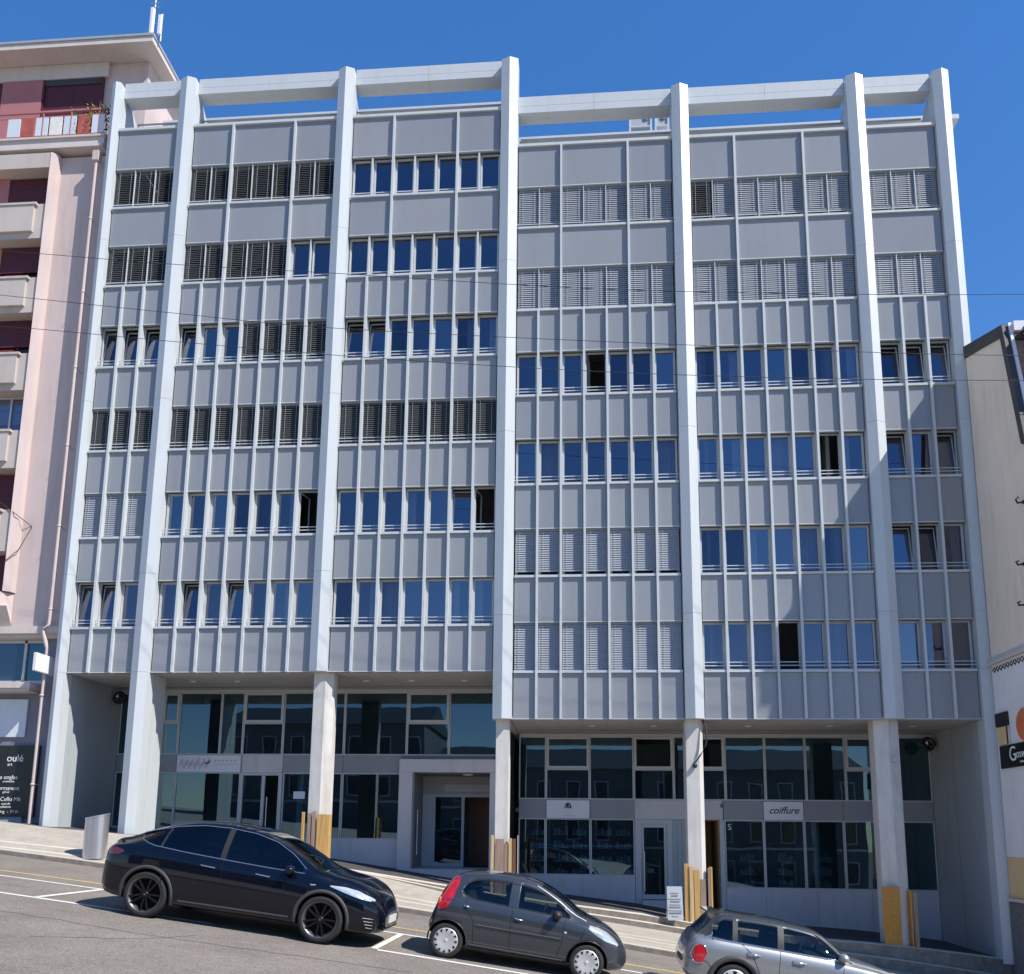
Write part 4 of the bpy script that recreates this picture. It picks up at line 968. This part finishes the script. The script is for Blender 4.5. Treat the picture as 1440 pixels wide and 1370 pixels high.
def wheel(parent, x, y, R, width, style, side=-1):
    t = MB(); w = width; s = side
    q0 = .765 if style == 'spoke' else .70
    prof = [(R * q0, -w * .48), (R * (q0 + .07), -w * .52), (R * .94, -w * .50), (R * .985, -w * .42), (R, -w * .25), (R, w * .25), (R * .985, w * .42), (R * .94, w * .5), (R * q0, w * .48)]
    if s > 0: prof = [(r, -q) for r, q in prof]
    t.lathe(prof, (0, 0, 0), 'y', 48)
    for q in (-.16, 0, .16): t.lathe([(R + .001, q * w - .004), (R + .001, q * w + .004)], (0, 0, 0), 'y', 48, 0)
    wh = empty('wheel', (x, y, R)); par(wh, parent)
    t.build('tyre', ['tyre'], wh)
    rim = MB(); f = s * w * .5; rr = R * (.775 if style == 'spoke' else .715)
    if style == 'spoke':
        rim.lathe([(rr + .004, f * 1.02), (rr - .012, f * .98), (rr - .03, f * .80), (rr - .05, f * .1), (rr - .05, -f)], (0, 0, 0), 'y', 48, 1)
        rim.lathe([(rr - .052, f * .05), (.05, f * .05)], (0, 0, 0), 'y', 40, 2)
        for k in range(10):
            a = 2 * math.pi * k / 10 + .12; a2 = a + (.10 if k % 2 else -.10); da = .050
            def pt(r, ang, d): return (r * math.cos(ang), f * d, r * math.sin(ang))
            vs = [pt(.05, a - .32, .72), pt(.05, a + .32, .72), pt(rr - .01, a2 + da, .96), pt(rr - .01, a2 - da, .96), pt(.05, a - .28, .45), pt(.05, a + .28, .45), pt(rr - .02, a2 + da * .8, .6), pt(rr - .02, a2 - da * .8, .6)]
            rim.add(vs, [(0, 1, 2, 3), (0, 4, 5, 1), (1, 5, 6, 2), (2, 6, 7, 3), (3, 7, 4, 0)], 0)
        rim.lathe([(0, f * .84), (.035, f * .84), (.05, f * .76), (.055, f * .5)], (0, 0, 0), 'y', 20, 0)
        rim.lathe([(0, f * .85), (.02, f * .85)], (0, 0, 0), 'y', 16, 1)
        rim.build('rim', ['rim_dark', 'rim_edge', 'gap'], wh)
    else:
        rim.lathe([(0, f * .93), (.06, f * .95), (.10, f * 1.0), (rr * .70, f * 1.10), (rr * .93, f * 1.06), (rr + .005, f * .98), (rr + .005, f * .6)], (0, 0, 0), 'y', 48, 0)
        n = 12 if style == 'cover' else 8
        for k in range(n):
            a = 2 * math.pi * k / n; da = .13 if style == 'cover' else .17; r0, r1 = (rr * .68, rr * .94) if style == 'cover' else (rr * .40, rr * .92)
            vs = [(r0 * math.cos(a + .05), f * 1.108, r0 * math.sin(a + .05)), (r1 * math.cos(a - da), f * 1.085, r1 * math.sin(a - da)), (r1 * 1.01 * math.cos(a), f * 1.085, r1 * 1.01 * math.sin(a)), (r1 * math.cos(a + da), f * 1.085, r1 * math.sin(a + da))]
            vs = [(p[0], p[1] + s * .004, p[2]) for p in vs]
            rim.add(vs, [(0, 1, 2), (0, 2, 3)], 1)
        rim.lathe([(0, f * .99), (.03, f * .99), (.035, f * .94)], (0, 0, 0), 'y', 16, 0)
        rim.build('rim', ['rim_silver', 'gap'], wh)
    return wh
def arch_ring(shell, x, z, r0, r1, a0, a1, side=-1, off=.008, n=28):
    m = MB(); vs = []
    for k in range(n + 1):
        a = a0 + (a1 - a0) * k / n
        for r, o_ in ((r0, -.05), (r0 + .004, off), ((r0 + r1) / 2, off + .006), (r1 - .003, off), (r1, -.004)):
            px, pz = x + r * math.cos(a), z + r * math.sin(a); vs.append((px, side * (shell.ysurf(min(max(px, .02), shell.L - .02), pz) + o_), pz))
    m.add(vs, [(k * 5 + j, (k + 1) * 5 + j, (k + 1) * 5 + j + 1, k * 5 + j + 1) for k in range(n) for j in range(4)], 0, True); return m
def make_car(name, label, spec, wx, slope, y):
    # wx: world x of the rear bumper at ground level
    r = empty(name, (wx, y, W(wx)), (0, math.atan(slope), 0)); tag(r, label, 'car', 'cars parked along the kerb')
    S = spec; sh = S['shell']; R = S['R']; L = sh.L
    m = MB(); sh.mesh(m); body = m.build('body', [S['paint'], 'gap', 'cabin'] + S.get('extra', []), r)
    C = []
    for x in (S['xr'], S['xf']):
        for s in (-1, 1):
            hw = sh.c[3](x); c = MB(); c.lathe([(0, -.35), (R + S['gapw'], -.35), (R + S['gapw'], .35), (0, .35)], (x, s * (hw + .05), R), 'y', 40, closed=False); c.sm = [False] * len(c.sm); C.append((c, 1))
    # cabin hollow
    c = MB(); n = 16; xs = np.linspace(S['cab'][0], S['cab'][1], n); rings = []
    for x in xs:
        zb, zt, wm, wt = [f(x) for f in sh.c[1:]]; zr = max(zt - .055, zb + .03); yr = max(sh.ysurf(x, zr) - .10, .25)
        rings.append([(x, -.84 * wm, S['floor']), (x, -.84 * wm, zb - .04), (x, -yr, zr - .02), (x, -yr * .6, zr), (x, yr * .6, zr), (x, yr, zr - .02), (x, .84 * wm, zb - .04), (x, .84 * wm, S['floor'])])
    vs = [p for q in rings for p in q]
    c.add(vs, [(i * 8 + j, i * 8 + (j + 1) % 8, (i + 1) * 8 + (j + 1) % 8, (i + 1) * 8 + j) for i in range(n - 1) for j in range(8)])
    c.add(rings[0] + rings[-1], [tuple(range(8)), tuple(range(8, 16))[::-1]]); C.append((c, 2))
    for (xs_, tp, bt) in S['win']:
        q = np.linspace(xs_[0], xs_[1], 14); poly = [(x, bt(x)) for x in q] + [(x, tp(x)) for x in q[::-1] if tp(x) - bt(x) > .004]
        c = MB(); c.prism(poly, 1, -1.3, 1.3); C.append((c, 2))
    for (x0, x1, hf, zc) in S['screens']:
        q = np.linspace(x0, x1, 8); c = MB(); c.prism([(x, -hf(x)) for x in q] + [(x, hf(x)) for x in q[::-1]], 2, zc, 2.2); C.append((c, 2))
    cut(body, C)
    if 'roof' in S:                                     # the upper body has its own paint
        for p in body.data.polygons:
            if p.material_index == 0 and S['roof'](p.center.x, p.center.z): p.material_index = 3
    g = S['glass']
    for (xs_, tp, bt) in S['win']:
        q = np.linspace(xs_[0], xs_[1], 14)
        for s in (-1, 1): patch(sh, lambda x: tp(x) + .006, lambda x: bt(x) - .006, q, -.006, s).build('side_window', [S.get('glass2', g) if xs_[0] < S.get('split', -1) else g], r)
    for i, (x0, x1, hf, zc) in enumerate(S['screens']):
        toppatch(sh, lambda x: hf(x) + .006, np.linspace(x0 - .006, x1 + .006, 12), -.005).build('windscreen' if i == 0 else 'rear_window', [g if i == 0 else S.get('glass2', g)], r)
    for x in (S['xr'], S['xf']):
        for s in (-1, 1): wheel(r, x, s * (sh.c[3](x) - S['tw'] / 2 - .012), R, S['tw'], S['style'], s)
    # seats, dash, steering wheel
    def seat(x, y_):
        m = MB(); z = S['floor']
        m.prism([(x, z + .05), (x + .50, z + .10), (x + .52, z + .27), (x + .05, z + .22)], 1, y_ - .24, y_ + .24)
        m.prism([(x + .10, z + .2), (x - .10, z + .72), (x - .20, z + .70), (x - .06, z + .15)], 1, y_ - .23, y_ + .23)
        m.prism([(x - .11, z + .74), (x - .13, z + .87), (x - .21, z + .86), (x - .20, z + .73)], 1, y_ - .12, y_ + .12)
        m.build('seat', ['seat_grey'], r, bevel=.03)
    for x in S['seats']:
        for y_ in (-.36, .36): seat(x, y_)
    xd = S['dash']; m = MB(); m.prism([(xd, S['floor']), (xd, sh.c[1](xd) - .02), (xd + .15, sh.c[1](xd) + .0), (xd + .55, sh.c[1](xd + .5) - .06), (xd + .55, S['floor'])], 1, -.62, .62); m.build('dashboard', ['cabin'], r)
    m = MB(); cx, cz = xd - .14, sh.c[1](xd) - .06; m.tube([(cx + .06 * math.sin(t), .36 + .18 * math.cos(t), cz + .17 * math.sin(t)) for t in np.linspace(0, 2 * math.pi, 24)[:-1]], .016, 7, closed=True); m.tube([(cx, .36, cz), (xd + .05, .36, cz - .1)], .03, 7); m.build('steering_wheel', ['plastic_black'], r)
    return r, sh
def pairs(f, name, mats, r):
    for s in (-1, 1): f(s).build(name, mats, r)
def lens(sh, poly, off, s, mt=0):
    # a lamp laid on the side of the shell; poly: list of (x, zbottom, ztop)
    xs = [p[0] for p in poly]; q = np.linspace(xs[0], xs[-1], 14)
    b = lambda x: float(np.interp(x, xs, [p[1] for p in poly])); t = lambda x: float(np.interp(x, xs, [p[2] for p in poly]))
    return patch(sh, t, b, q, off, s, 6)
def mirror(r, sh, x, z, paint, sc=1.):
    for s in (-1, 1):
        y = s * (sh.ysurf(x, z) + .12 * sc); m = MB(); m.ball((x, y, z), .085 * sc, .115 * sc, .075 * sc); m.tube([(x + .03, y - s * .16 * sc, z - .05), (x + .01, y, z - .04)], .025, 7); m.build('mirror', [paint], r)
def handle(r, sh, x, z, ln, mt, d=.02):
    for s in (-1, 1):
        y0 = sh.ysurf(x, z); m = MB(); m.tube([(x - ln / 2, s * y0, z + .008), (x - ln / 2 + .03, s * (y0 + d), z + .006), (x + ln / 2 - .03, s * (y0 + d), z - .006), (x + ln / 2, s * y0, z - .008)], .012, 7); m.build('door_handle', [mt], r)
def gaps(r, sh, lines):
    m = MB()
    for s in (-1, 1):
        for l in lines: m.tube(sideline(sh, l, -.0005, s), .0045, 5)
    m.build('door_gap', ['gap'], r)
# --- black electric SUV
u = lambda x: lin(x, [(0, 0), (.64, .57), (1.5, 1.36), (2.35, 2.12), (3.2, 2.93), (3.86, 3.52), (4.3, 4.27), (4.8, 4.70), (5.02, 4.88)])
ui = lambda x: lin(x, [(0, 0), (.57, .64), (1.36, 1.5), (2.12, 2.35), (2.93, 3.2), (3.52, 3.86), (4.27, 4.3), (4.70, 4.8), (4.88, 5.02)])
us = lambda q: [(u(p[0]),) + tuple(p[1:]) for p in q]
sh = Shell(4.88, *[us(q) for q in (
    [(0, .48), (.06, .36), (.3, .27), (.8, .25), (4.2, .22), (4.75, .21), (4.95, .24), (5.02, .33)],
    [(0, .74), (.1, 1.0), (.25, 1.08), (.7, 1.12), (1.3, 1.11), (2.2, 1.07), (3.2, 1.02), (3.8, .98), (4.2, .93), (4.6, .80), (4.9, .62), (5.02, .48)],
    [(0, .80), (.07, 1.10), (.16, 1.20), (.35, 1.25), (.75, 1.42), (1.2, 1.555), (1.75, 1.655), (2.2, 1.675), (2.7, 1.64), (3.2, 1.525), (3.6, 1.36), (3.95, 1.17), (4.12, 1.09), (4.4, 1.03), (4.7, .92), (4.92, .74), (5.02, .53)],
    [(0, .66), (.08, .83), (.3, .945), (.8, .995), (1.5, .985), (3.2, .985), (4.1, .99), (4.5, .95), (4.8, .84), (4.95, .70), (5.02, .52)],
    [(0, .52), (.1, .62), (.3, .66), (.8, .60), (1.4, .62), (2.2, .66), (3., .66), (3.6, .70), (4.0, .76), (4.2, .78), (4.6, .70), (4.9, .52), (5.02, .40)])])
tp = lambda x: min(lin(ui(x), [(.62, 1.325), (.9, 1.41), (1.3, 1.505), (1.8, 1.575), (2.3, 1.59), (2.8, 1.555), (3.2, 1.46), (3.55, 1.30), (3.86, 1.10)]), 9)
bt = lambda x: lin(ui(x), [(.62, 1.30), (.72, 1.235), (1.0, 1.175), (1.6, 1.135), (2.4, 1.10), (3.2, 1.07), (3.86, 1.055)])
SUV, sh = make_car('parked_car', 'glossy black electric SUV with dark ten spoke wheels parked furthest uphill', dict(
    shell=sh, R=.372, gapw=.045, xr=.93, xf=3.905, tw=.26, style='spoke', paint='car_black', glass='car_glass_dark', cab=(u(.95), u(3.75)), floor=.50,
    win=[((u(.64), u(1.13)), tp, bt), ((u(1.17), u(2.30)), tp, bt), ((u(2.40), u(3.80)), tp, bt)],
    screens=[(u(3.02), u(4.02), lambda x: lin(x, [(u(3.0), .58), (u(4.0), .70)]), 1.06), (u(.42), u(1.35), lambda x: .52, 1.2)], seats=(1.2, 2.1), dash=2.95), -8.19, .1185, -9.09)
for s in (-1, 1):
    m = MB(); q = np.linspace(u(.63), u(3.86), 40)
    m.tube([(x, s * (sh.ysurf(x, bt(x)) + .003), bt(x) - .008) for x in q], .009, 6); m.tube([(x, s * (sh.ysurf(x, tp(x)) + .003), tp(x) + .01) for x in q], .009, 6)
    m.build('window_trim', ['chrome'], SUV)
    m = MB(); q = [(x, s * (sh.ysurf(x, .36) + .004), .345 - .0 * x) for x in np.linspace(1.5, 3.38, 24)]; m.tube(q, .016, 6); m.build('sill_trim', ['rim_edge'], SUV)
    for x in (.93, 3.905): arch_ring(sh, x, .372, .415, .475, -.25, math.pi + .25, s).build('arch_trim', ['plastic_grey'], SUV)
    lens(sh, us([(4.14, .905, .925), (4.28, .84, .925), (4.5, .785, .885), (4.74, .745, .80), (4.80, .745, .765)]), .006, s).build('headlight', ['lamp_clear'], SUV)
    lens(sh, [(.07, .96, 1.05), (.2, .93, 1.075), (.36, .96, 1.05), (.44, 1.0, 1.03)], .005, s).build('tail_light', ['lamp_dark'], SUV)
    m = MB()
    for k in range(4): m.tube(sideline(sh, [(4.58 + k * .02, .48 - k * .05), (4.74, .47 - k * .05)], .004, s), .009, 5)
    m.build('fog_lamp', ['rim_edge'], SUV)
    for x in (u(1.15), u(2.35)):
        m = MB(); patch(sh, tp, bt, np.linspace(x - (.02 if x < 2 else .045), x + (.02 if x < 2 else .045), 4), .002, s, m=m); m.build('window_pillar', ['plastic_black'], SUV)
gaps(SUV, sh, [us(q) for q in [[(2.38, 1.08), (2.40, .6), (2.42, .34)], [(3.52, 1.04), (3.55, .7), (3.45, .34)], [(1.22, 1.12), (1.18, .92), (1.28, .72), (1.32, .40)], [(1.45, .36), (3.45, .33)], [(.10, .80), (.34, .78), (.46, .66)], [(4.10, 1.02), (4.16, .8)]]])
handle(SUV, sh, u(2.12), .955, .24, 'chrome', .012); handle(SUV, sh, u(3.12), .935, .24, 'chrome', .012)
mirror(SUV, sh, u(3.62), 1.08, 'car_black', 1.05)
m = MB(); m.box(4.86, 4.895, -.27, .27, .38, .50); m.build('number_plate', ['plate_white'], SUV)
m = MB(); m.tube([(.13 + .25 * y * y, y, 1.165 + .015 * math.cos(y * 1.5)) for y in np.linspace(-.72, .72, 12)], .028, 8); m.build('spoiler', ['car_black'], SUV)
m = MB(); m.tube([(4.845, y, .30) for y in np.linspace(-.5, .5, 8)], .03, 7); m.build('lower_grille', ['plastic_black'], SUV)
m = MB(); m.prism([(3.66, .905), (3.76, .91), (3.74, .89), (3.67, .885)], 1, -(sh.ysurf(3.7, .9) + .006), -(sh.ysurf(3.7, .9) - .01)); m.build('side_badge', ['chrome'], SUV)
# --- dark slate small hatchback
sh = Shell(3.33,
    [(0, .42), (.05, .33), (.2, .26), (.6, .22), (2.6, .20), (3.1, .19), (3.28, .22), (3.33, .32)],
    [(0, .56), (.06, .72), (.14, .92), (.3, .97), (.8, .97), (1.6, .94), (2.3, .885), (2.65, .84), (2.95, .74), (3.15, .62), (3.28, .52), (3.33, .44)],
    [(0, .62), (.06, .80), (.13, 1.02), (.24, 1.24), (.38, 1.36), (.6, 1.43), (1.0, 1.468), (1.4, 1.46), (1.75, 1.40), (2.05, 1.29), (2.35, 1.11), (2.55, .985), (2.68, .93), (2.9, .855), (3.1, .75), (3.24, .63), (3.33, .48)],
    [(0, .62), (.06, .72), (.2, .785), (.5, .815), (1.2, .812), (2.2, .81), (2.6, .815), (2.9, .775), (3.1, .69), (3.25, .55), (3.33, .42)],
    [(0, .50), (.1, .56), (.25, .56), (.6, .555), (1.2, .565), (1.9, .57), (2.3, .60), (2.6, .66), (2.9, .60), (3.2, .42), (3.33, .32)])
tp = lambda x: lin(x, [(.50, 1.12), (.56, 1.22), (.66, 1.285), (.85, 1.32), (1.3, 1.335), (1.6, 1.315), (1.85, 1.25), (2.1, 1.13), (2.33, .965)])
bt = lambda x: lin(x, [(.50, 1.10), (.58, 1.045), (.75, 1.005), (1.1, .985), (1.6, .965), (2.1, .94), (2.33, .93)])
HB, sh = make_car('parked_car', 'dark slate five door hatchback with silver wheel covers and tall red tail lights', dict(
    shell=sh, R=.282, gapw=.05, xr=.35, xf=2.68, tw=.17, style='cover', paint='car_slate', glass='car_glass', cab=(.42, 2.28), floor=.42,
    win=[((.51, 1.30), tp, bt), ((1.46, 2.32), tp, bt)],
    screens=[(1.80, 2.58, lambda x: lin(x, [(1.8, .50), (2.58, .60)]), .93), (.13, .42, lambda x: .44, .98)], seats=(.78, 1.40), dash=1.98), -2.69, .1320, -8.68)
for s in (-1, 1):
    m = MB(); m.tube([(x, s * (sh.ysurf(x, .60) + .006), .615 - .012 * x) for x in np.linspace(.82, 2.22, 20)], .014, 6); m.build('side_strip', ['plastic_grey'], HB)
    m = MB(); q = np.linspace(.5, 2.33, 30); m.tube([(x, s * (sh.ysurf(x, bt(x)) + .001), bt(x) - .004) for x in q] + [(x, s * (sh.ysurf(x, tp(x)) + .001), tp(x) + .004) for x in q[::-1]], .007, 5); m.build('window_seal', ['plastic_black'], HB)
    lens(sh, [(.085, .80, .86), (.14, .77, 1.02), (.22, .78, 1.19), (.30, .82, 1.30), (.36, .95, 1.33), (.42, 1.2, 1.31)], .006, s).build('tail_light', ['lamp_red'], HB)
    m = MB(); m.ball((.15, s * (sh.ysurf(.15, .9) - .004), .90), .03, .022, .07); m.build('indicator', ['lamp_orange'], HB)
    lens(sh, [(2.66, .80, .865), (2.80, .72, .845), (2.95, .655, .79), (3.09, .62, .70), (3.16, .60, .63)], .006, s).build('headlight', ['lamp_clear'], HB)
    m = MB(); m.ball((2.28, s * (sh.ysurf(2.28, .70) + .002), .70), .028, .01, .018); m.build('side_repeater', ['lamp_clear'], HB)
    m = MB(); patch(sh, lambda x: tp(x) + .004, lambda x: bt(x) - .004, np.linspace(1.315, 1.445, 4), .002, s, m=m); m.build('window_pillar', ['car_slate'], HB)
    m = MB(); m.tube(sideline(sh, [(.72, .28), (2.28, .255)], .004, s), .014, 6); m.build('sill_trim', ['plastic_grey'], HB)
    m = MB(); m.tube([(x, s * (lin(x, [(1.72, .545), (2.6, .66)])), sh.zsurf(x, lin(x, [(1.72, .545), (2.6, .66)])) + .002) for x in np.linspace(1.72, 2.6, 14)], .012, 6); m.build('pillar_trim', ['rim_silver'], HB)
    arch_ring(sh, .35, .282, .332, .352, -.1, math.pi + .1, s, .002).build('arch_lip', ['car_slate'], HB); arch_ring(sh, 2.68, .282, .332, .352, -.1, math.pi + .1, s, .002).build('arch_lip', ['car_slate'], HB)
gaps(HB, sh, [[(1.38, .96), (1.38, .6), (1.40, .27)], [(2.26, .90), (2.25, .6), (2.18, .27)], [(.60, 1.02), (.60, .85), (.76, .66), (.80, .27)], [(.04, .64), (.3, .66), (.36, .62)], [(2.62, .85), (2.52, .6), (2.42, .45)]])
handle(HB, sh, 1.50, .80, .13, 'chrome', .026); handle(HB, sh, .62, .88, .09, 'chrome', .022)
mirror(HB, sh, 2.12, .96, 'plastic_black', .95)
m = MB(); m.tube([(2.56, -.5, sh.zsurf(2.56, .5) + .012), (2.3, -.05, sh.zsurf(2.3, .05) + .016)], .010, 5); m.build('wiper', ['plastic_black'], HB)
toppatch(sh, lambda x: .42, np.linspace(.50, 1.7, 8), .003).build('roof_panel', ['car_slate'], HB)
m = MB(); m.tube([(1.55, 0, 1.455), (1.38, 0, 1.66)], .006, 5); m.build('aerial', ['plastic_black'], HB)
m = MB(); m.box(3.315, 3.34, -.26, .26, .33, .44); m.build('number_plate', ['plate_white'], HB)
# --- silver compact with a dark roof
k, kz = .885, .972
ks = lambda q: [(p[0] * k,) + tuple(p[1:]) for p in q]
sh = Shell(4.25 * k, *[[(p[0] * k, p[1] * (kz if i < 3 else 1)) for p in q] for i, q in enumerate((
    [(0, .44), (.05, .34), (.25, .26), (.7, .22), (3.5, .20), (4.0, .2), (4.18, .24), (4.25, .34)],
    [(0, .62), (.07, .80), (.18, .93), (.5, .955), (1.3, .95), (2.4, .93), (3.0, .905), (3.5, .86), (3.9, .76), (4.15, .64), (4.25, .5)],
    [(0, .66), (.05, .84), (.14, .98), (.26, 1.10), (.45, 1.32), (.58, 1.415), (.9, 1.44), (1.5, 1.44), (2.1, 1.405), (2.4, 1.355), (2.62, 1.24), (2.85, 1.07), (2.98, .985), (3.3, .945), (3.7, .89), (4.0, .80), (4.17, .68), (4.25, .53)],
    [(0, .70), (.06, .80), (.2, .865), (.6, .895), (1.4, .895), (2.8, .89), (3.4, .895), (3.8, .86), (4.05, .76), (4.2, .62), (4.25, .5)],
    [(0, .58), (.15, .64), (.4, .63), (.8, .63), (1.6, .635), (2.3, .635), (2.6, .66), (3.0, .73), (3.6, .70), (4.0, .58), (4.25, .4)]))])
tp = lambda x: kz * lin(x / k, [(.40, 1.16), (.62, 1.30), (1.2, 1.325), (1.8, 1.315), (2.2, 1.285), (2.45, 1.215), (2.75, 1.02)])
bt = lambda x: kz * lin(x / k, [(.40, 1.02), (.7, 1.005), (1.5, .995), (2.2, .985), (2.75, .975)])
MC, sh = make_car('parked_car', 'silver compact car with a dark grey roof and black wheel arches, furthest downhill', dict(
    shell=sh, extra=['car_grey'], roof=lambda x, z: .12 < x < 2.52 and z > bt(x) - .01 + .06 * max(0, .24 - x), R=.315, gapw=.045, xr=.80, xf=3.22, tw=.21, style='alloy', paint='car_silver', glass='car_glass', cab=(.50, 2.42), floor=.42,
    win=[((.44 * k, .80 * k), tp, bt), ((.90 * k, 1.62 * k), tp, bt), ((1.74 * k, 2.73 * k), tp, bt)],
    screens=[(2.36 * k, 2.95 * k, lambda x: lin(x, [(2.3 * k, .56), (3. * k, .68)]), .93)], seats=(.95, 1.62), dash=2.14), 1.53, .143, -8.45)
toppatch(sh, lambda x: .56, np.linspace(.20 * k, .53 * k, 10), .004).build('rear_window', ['city_glass'], MC)
for s in (-1, 1):
    q = np.linspace(.20 * k, 2.80 * k, 34); m = MB(); m.tube([(x, s * (sh.ysurf(x, bt(x)) + .005), bt(x) - .012) for x in q], .012, 6); m.build('window_trim', ['chrome'], MC)
    for a, b in ((.805, .895), (1.625, 1.735)): patch(sh, lambda x: tp(x) + .014, lambda x: bt(x) - .004, np.linspace(a * k, b * k, 4), .003, s).build('window_pillar', ['plastic_black'], MC)
    for x in (.80, 3.22): arch_ring(sh, x, .315, .36, .445, -.2, math.pi + .2, s, .012).build('arch_trim', ['plastic_grey'], MC)
    lens(sh, [(.07, .64, .72), (.12, .58, .81), (.20, .56, .85), (.27, .58, .835), (.33, .66, .76)], .012, s).build('tail_light', ['lamp_red'], MC)
    m = MB(); ptsx = [(.07, .68), (.12, .815), (.20, .857), (.28, .84), (.335, .72), (.28, .58), (.20, .552), (.12, .57)]; m.tube(sideline(sh, ptsx + [ptsx[0]], .013, s, 5), .008, 6); m.build('lamp_bezel', ['chrome'], MC)
    lens(sh, ks([(3.76, .66, .76), (3.86, .60, .78), (3.98, .60, .74), (4.06, .62, .68)]), .006, s).build('headlight', ['lamp_clear'], MC)
    m = MB(); m.tube(sideline(sh, [(1.20, .30), (2.80, .27)], .004, s), .04, 6); m.build('sill_trim', ['plastic_grey'], MC)
    m = MB(); m.tube([(x, s * lin(x / k, [(2.3, .62), (2.98, .75)]), sh.zsurf(x, lin(x / k, [(2.3, .62), (2.98, .75)])) + .002) for x in np.linspace(2.3 * k, 2.98 * k, 12)], .016, 6); m.build('pillar_trim', ['car_grey'], MC)
gaps(MC, sh, [ks(q) for q in [[(1.68, .98), (1.68, .6), (1.70, .27)], [(2.82, .94), (2.80, .6), (2.72, .27)], [(.92, .99), (1.18, .82), (1.34, .55), (1.36, .27)], [(.05, .60), (.38, .60), (.48, .5)]]])
handle(MC, sh, 1.20 * k, .825, .20, 'chrome', .03); handle(MC, sh, 2.02 * k, .815, .20, 'chrome', .03)
mirror(MC, sh, 2.80 * k, .99, 'car_silver', 1.05)
m = MB(); m.tube([(.03 + .12 * y * y, y, .52) for y in np.linspace(-.62, .62, 10)], .06, 8); m.build('rear_bumper', ['plastic_grey'], MC)
m = MB(); m.tube([(.03 + .12 * y * y, y, .40) for y in np.linspace(-.5, .5, 8)], .035, 8); m.build('bumper_trim', ['chrome'], MC)
m = MB(); m.box(.0, .05, -.26, .26, .62, .73); m.build('number_plate', ['plate_white'], MC)
m = MB(); m.prism([(.30, 1.345), (.31, 1.365), (.50, 1.392), (.56, 1.36), (.44, 1.335)], 1, -.47, .47); m.build('spoiler', ['car_grey'], MC)
m = MB(); m.tube([(2.60, -.5, sh.zsurf(2.60, .5) + .012), (2.42, -.06, sh.zsurf(2.42, .06) + .014)], .010, 5); m.build('wiper', ['plastic_black'], MC)
# ================================================================== light, sky, camera
s = Vector((DX, -1, DZ)).normalized()
L = bpy.data.lights.new('sun', 'SUN'); L.energy = 4.9; L.angle = math.radians(.55); L.color = (1., .955, .89)
lo = bpy.data.objects.new('sun', L); COL.objects.link(lo); lo.rotation_euler = s.to_track_quat('Z', 'Y').to_euler(); lo.location = (30, -30, 40)
w = bpy.data.worlds.new('World'); SC.world = w; w.use_nodes = True; nt = w.node_tree
bg = nt.nodes['Background']; sky = nt.nodes.new('ShaderNodeTexSky'); sky.sky_type = 'NISHITA'; sky.sun_disc = False
sky.sun_elevation = math.asin(s.z); sky.sun_rotation = math.atan2(s.x, s.y); sky.altitude = 400; sky.air_density = 1.0; sky.dust_density = .0; sky.ozone_density = 4.
gm = nt.nodes.new('ShaderNodeGamma'); gm.inputs['Gamma'].default_value = .62; nt.links.new(sky.outputs[0], gm.inputs[0])
hs = nt.nodes.new('ShaderNodeHueSaturation'); hs.inputs['Saturation'].default_value = 1.62; hs.inputs['Value'].default_value = 1.7; hs.inputs['Hue'].default_value = .514; nt.links.new(gm.outputs[0], hs.inputs['Color'])
nt.links.new(hs.outputs[0], bg.inputs[0]); bg.inputs[1].default_value = .15
SC.view_settings.view_transform = 'Standard'; SC.view_settings.look = 'None'; SC.view_settings.exposure = .32; SC.view_settings.gamma = 1
cam = bpy.data.cameras.new('camera'); co = bpy.data.objects.new('camera', cam); COL.objects.link(co); SC.camera = co
yaw, pit, rol = -0.08323081770137124, 0.17177903803172437, 0.010524988346437766
f = Vector((math.sin(yaw) * math.cos(pit), math.cos(yaw) * math.cos(pit), math.sin(pit))); r = Vector((math.cos(yaw), -math.sin(yaw), 0)); u = r.cross(f)
r2 = math.cos(rol) * r + math.sin(rol) * u; u2 = -math.sin(rol) * r + math.cos(rol) * u
M = Matrix((r2, u2, -f)).transposed().to_4x4(); M.translation = (0, -24.5, 0); co.matrix_world = M
cam.sensor_fit = 'HORIZONTAL'; cam.sensor_width = 36; cam.lens = 36 * 1249.567 / 1440; cam.shift_y = (952.746 - 685) / 1440; cam.clip_end = 3000; cam.clip_start = .1
SC.cycles.max_bounces = 8; SC.cycles.transparent_max_bounces = 12; SC.cycles.caustics_reflective = False; SC.cycles.caustics_refractive = False
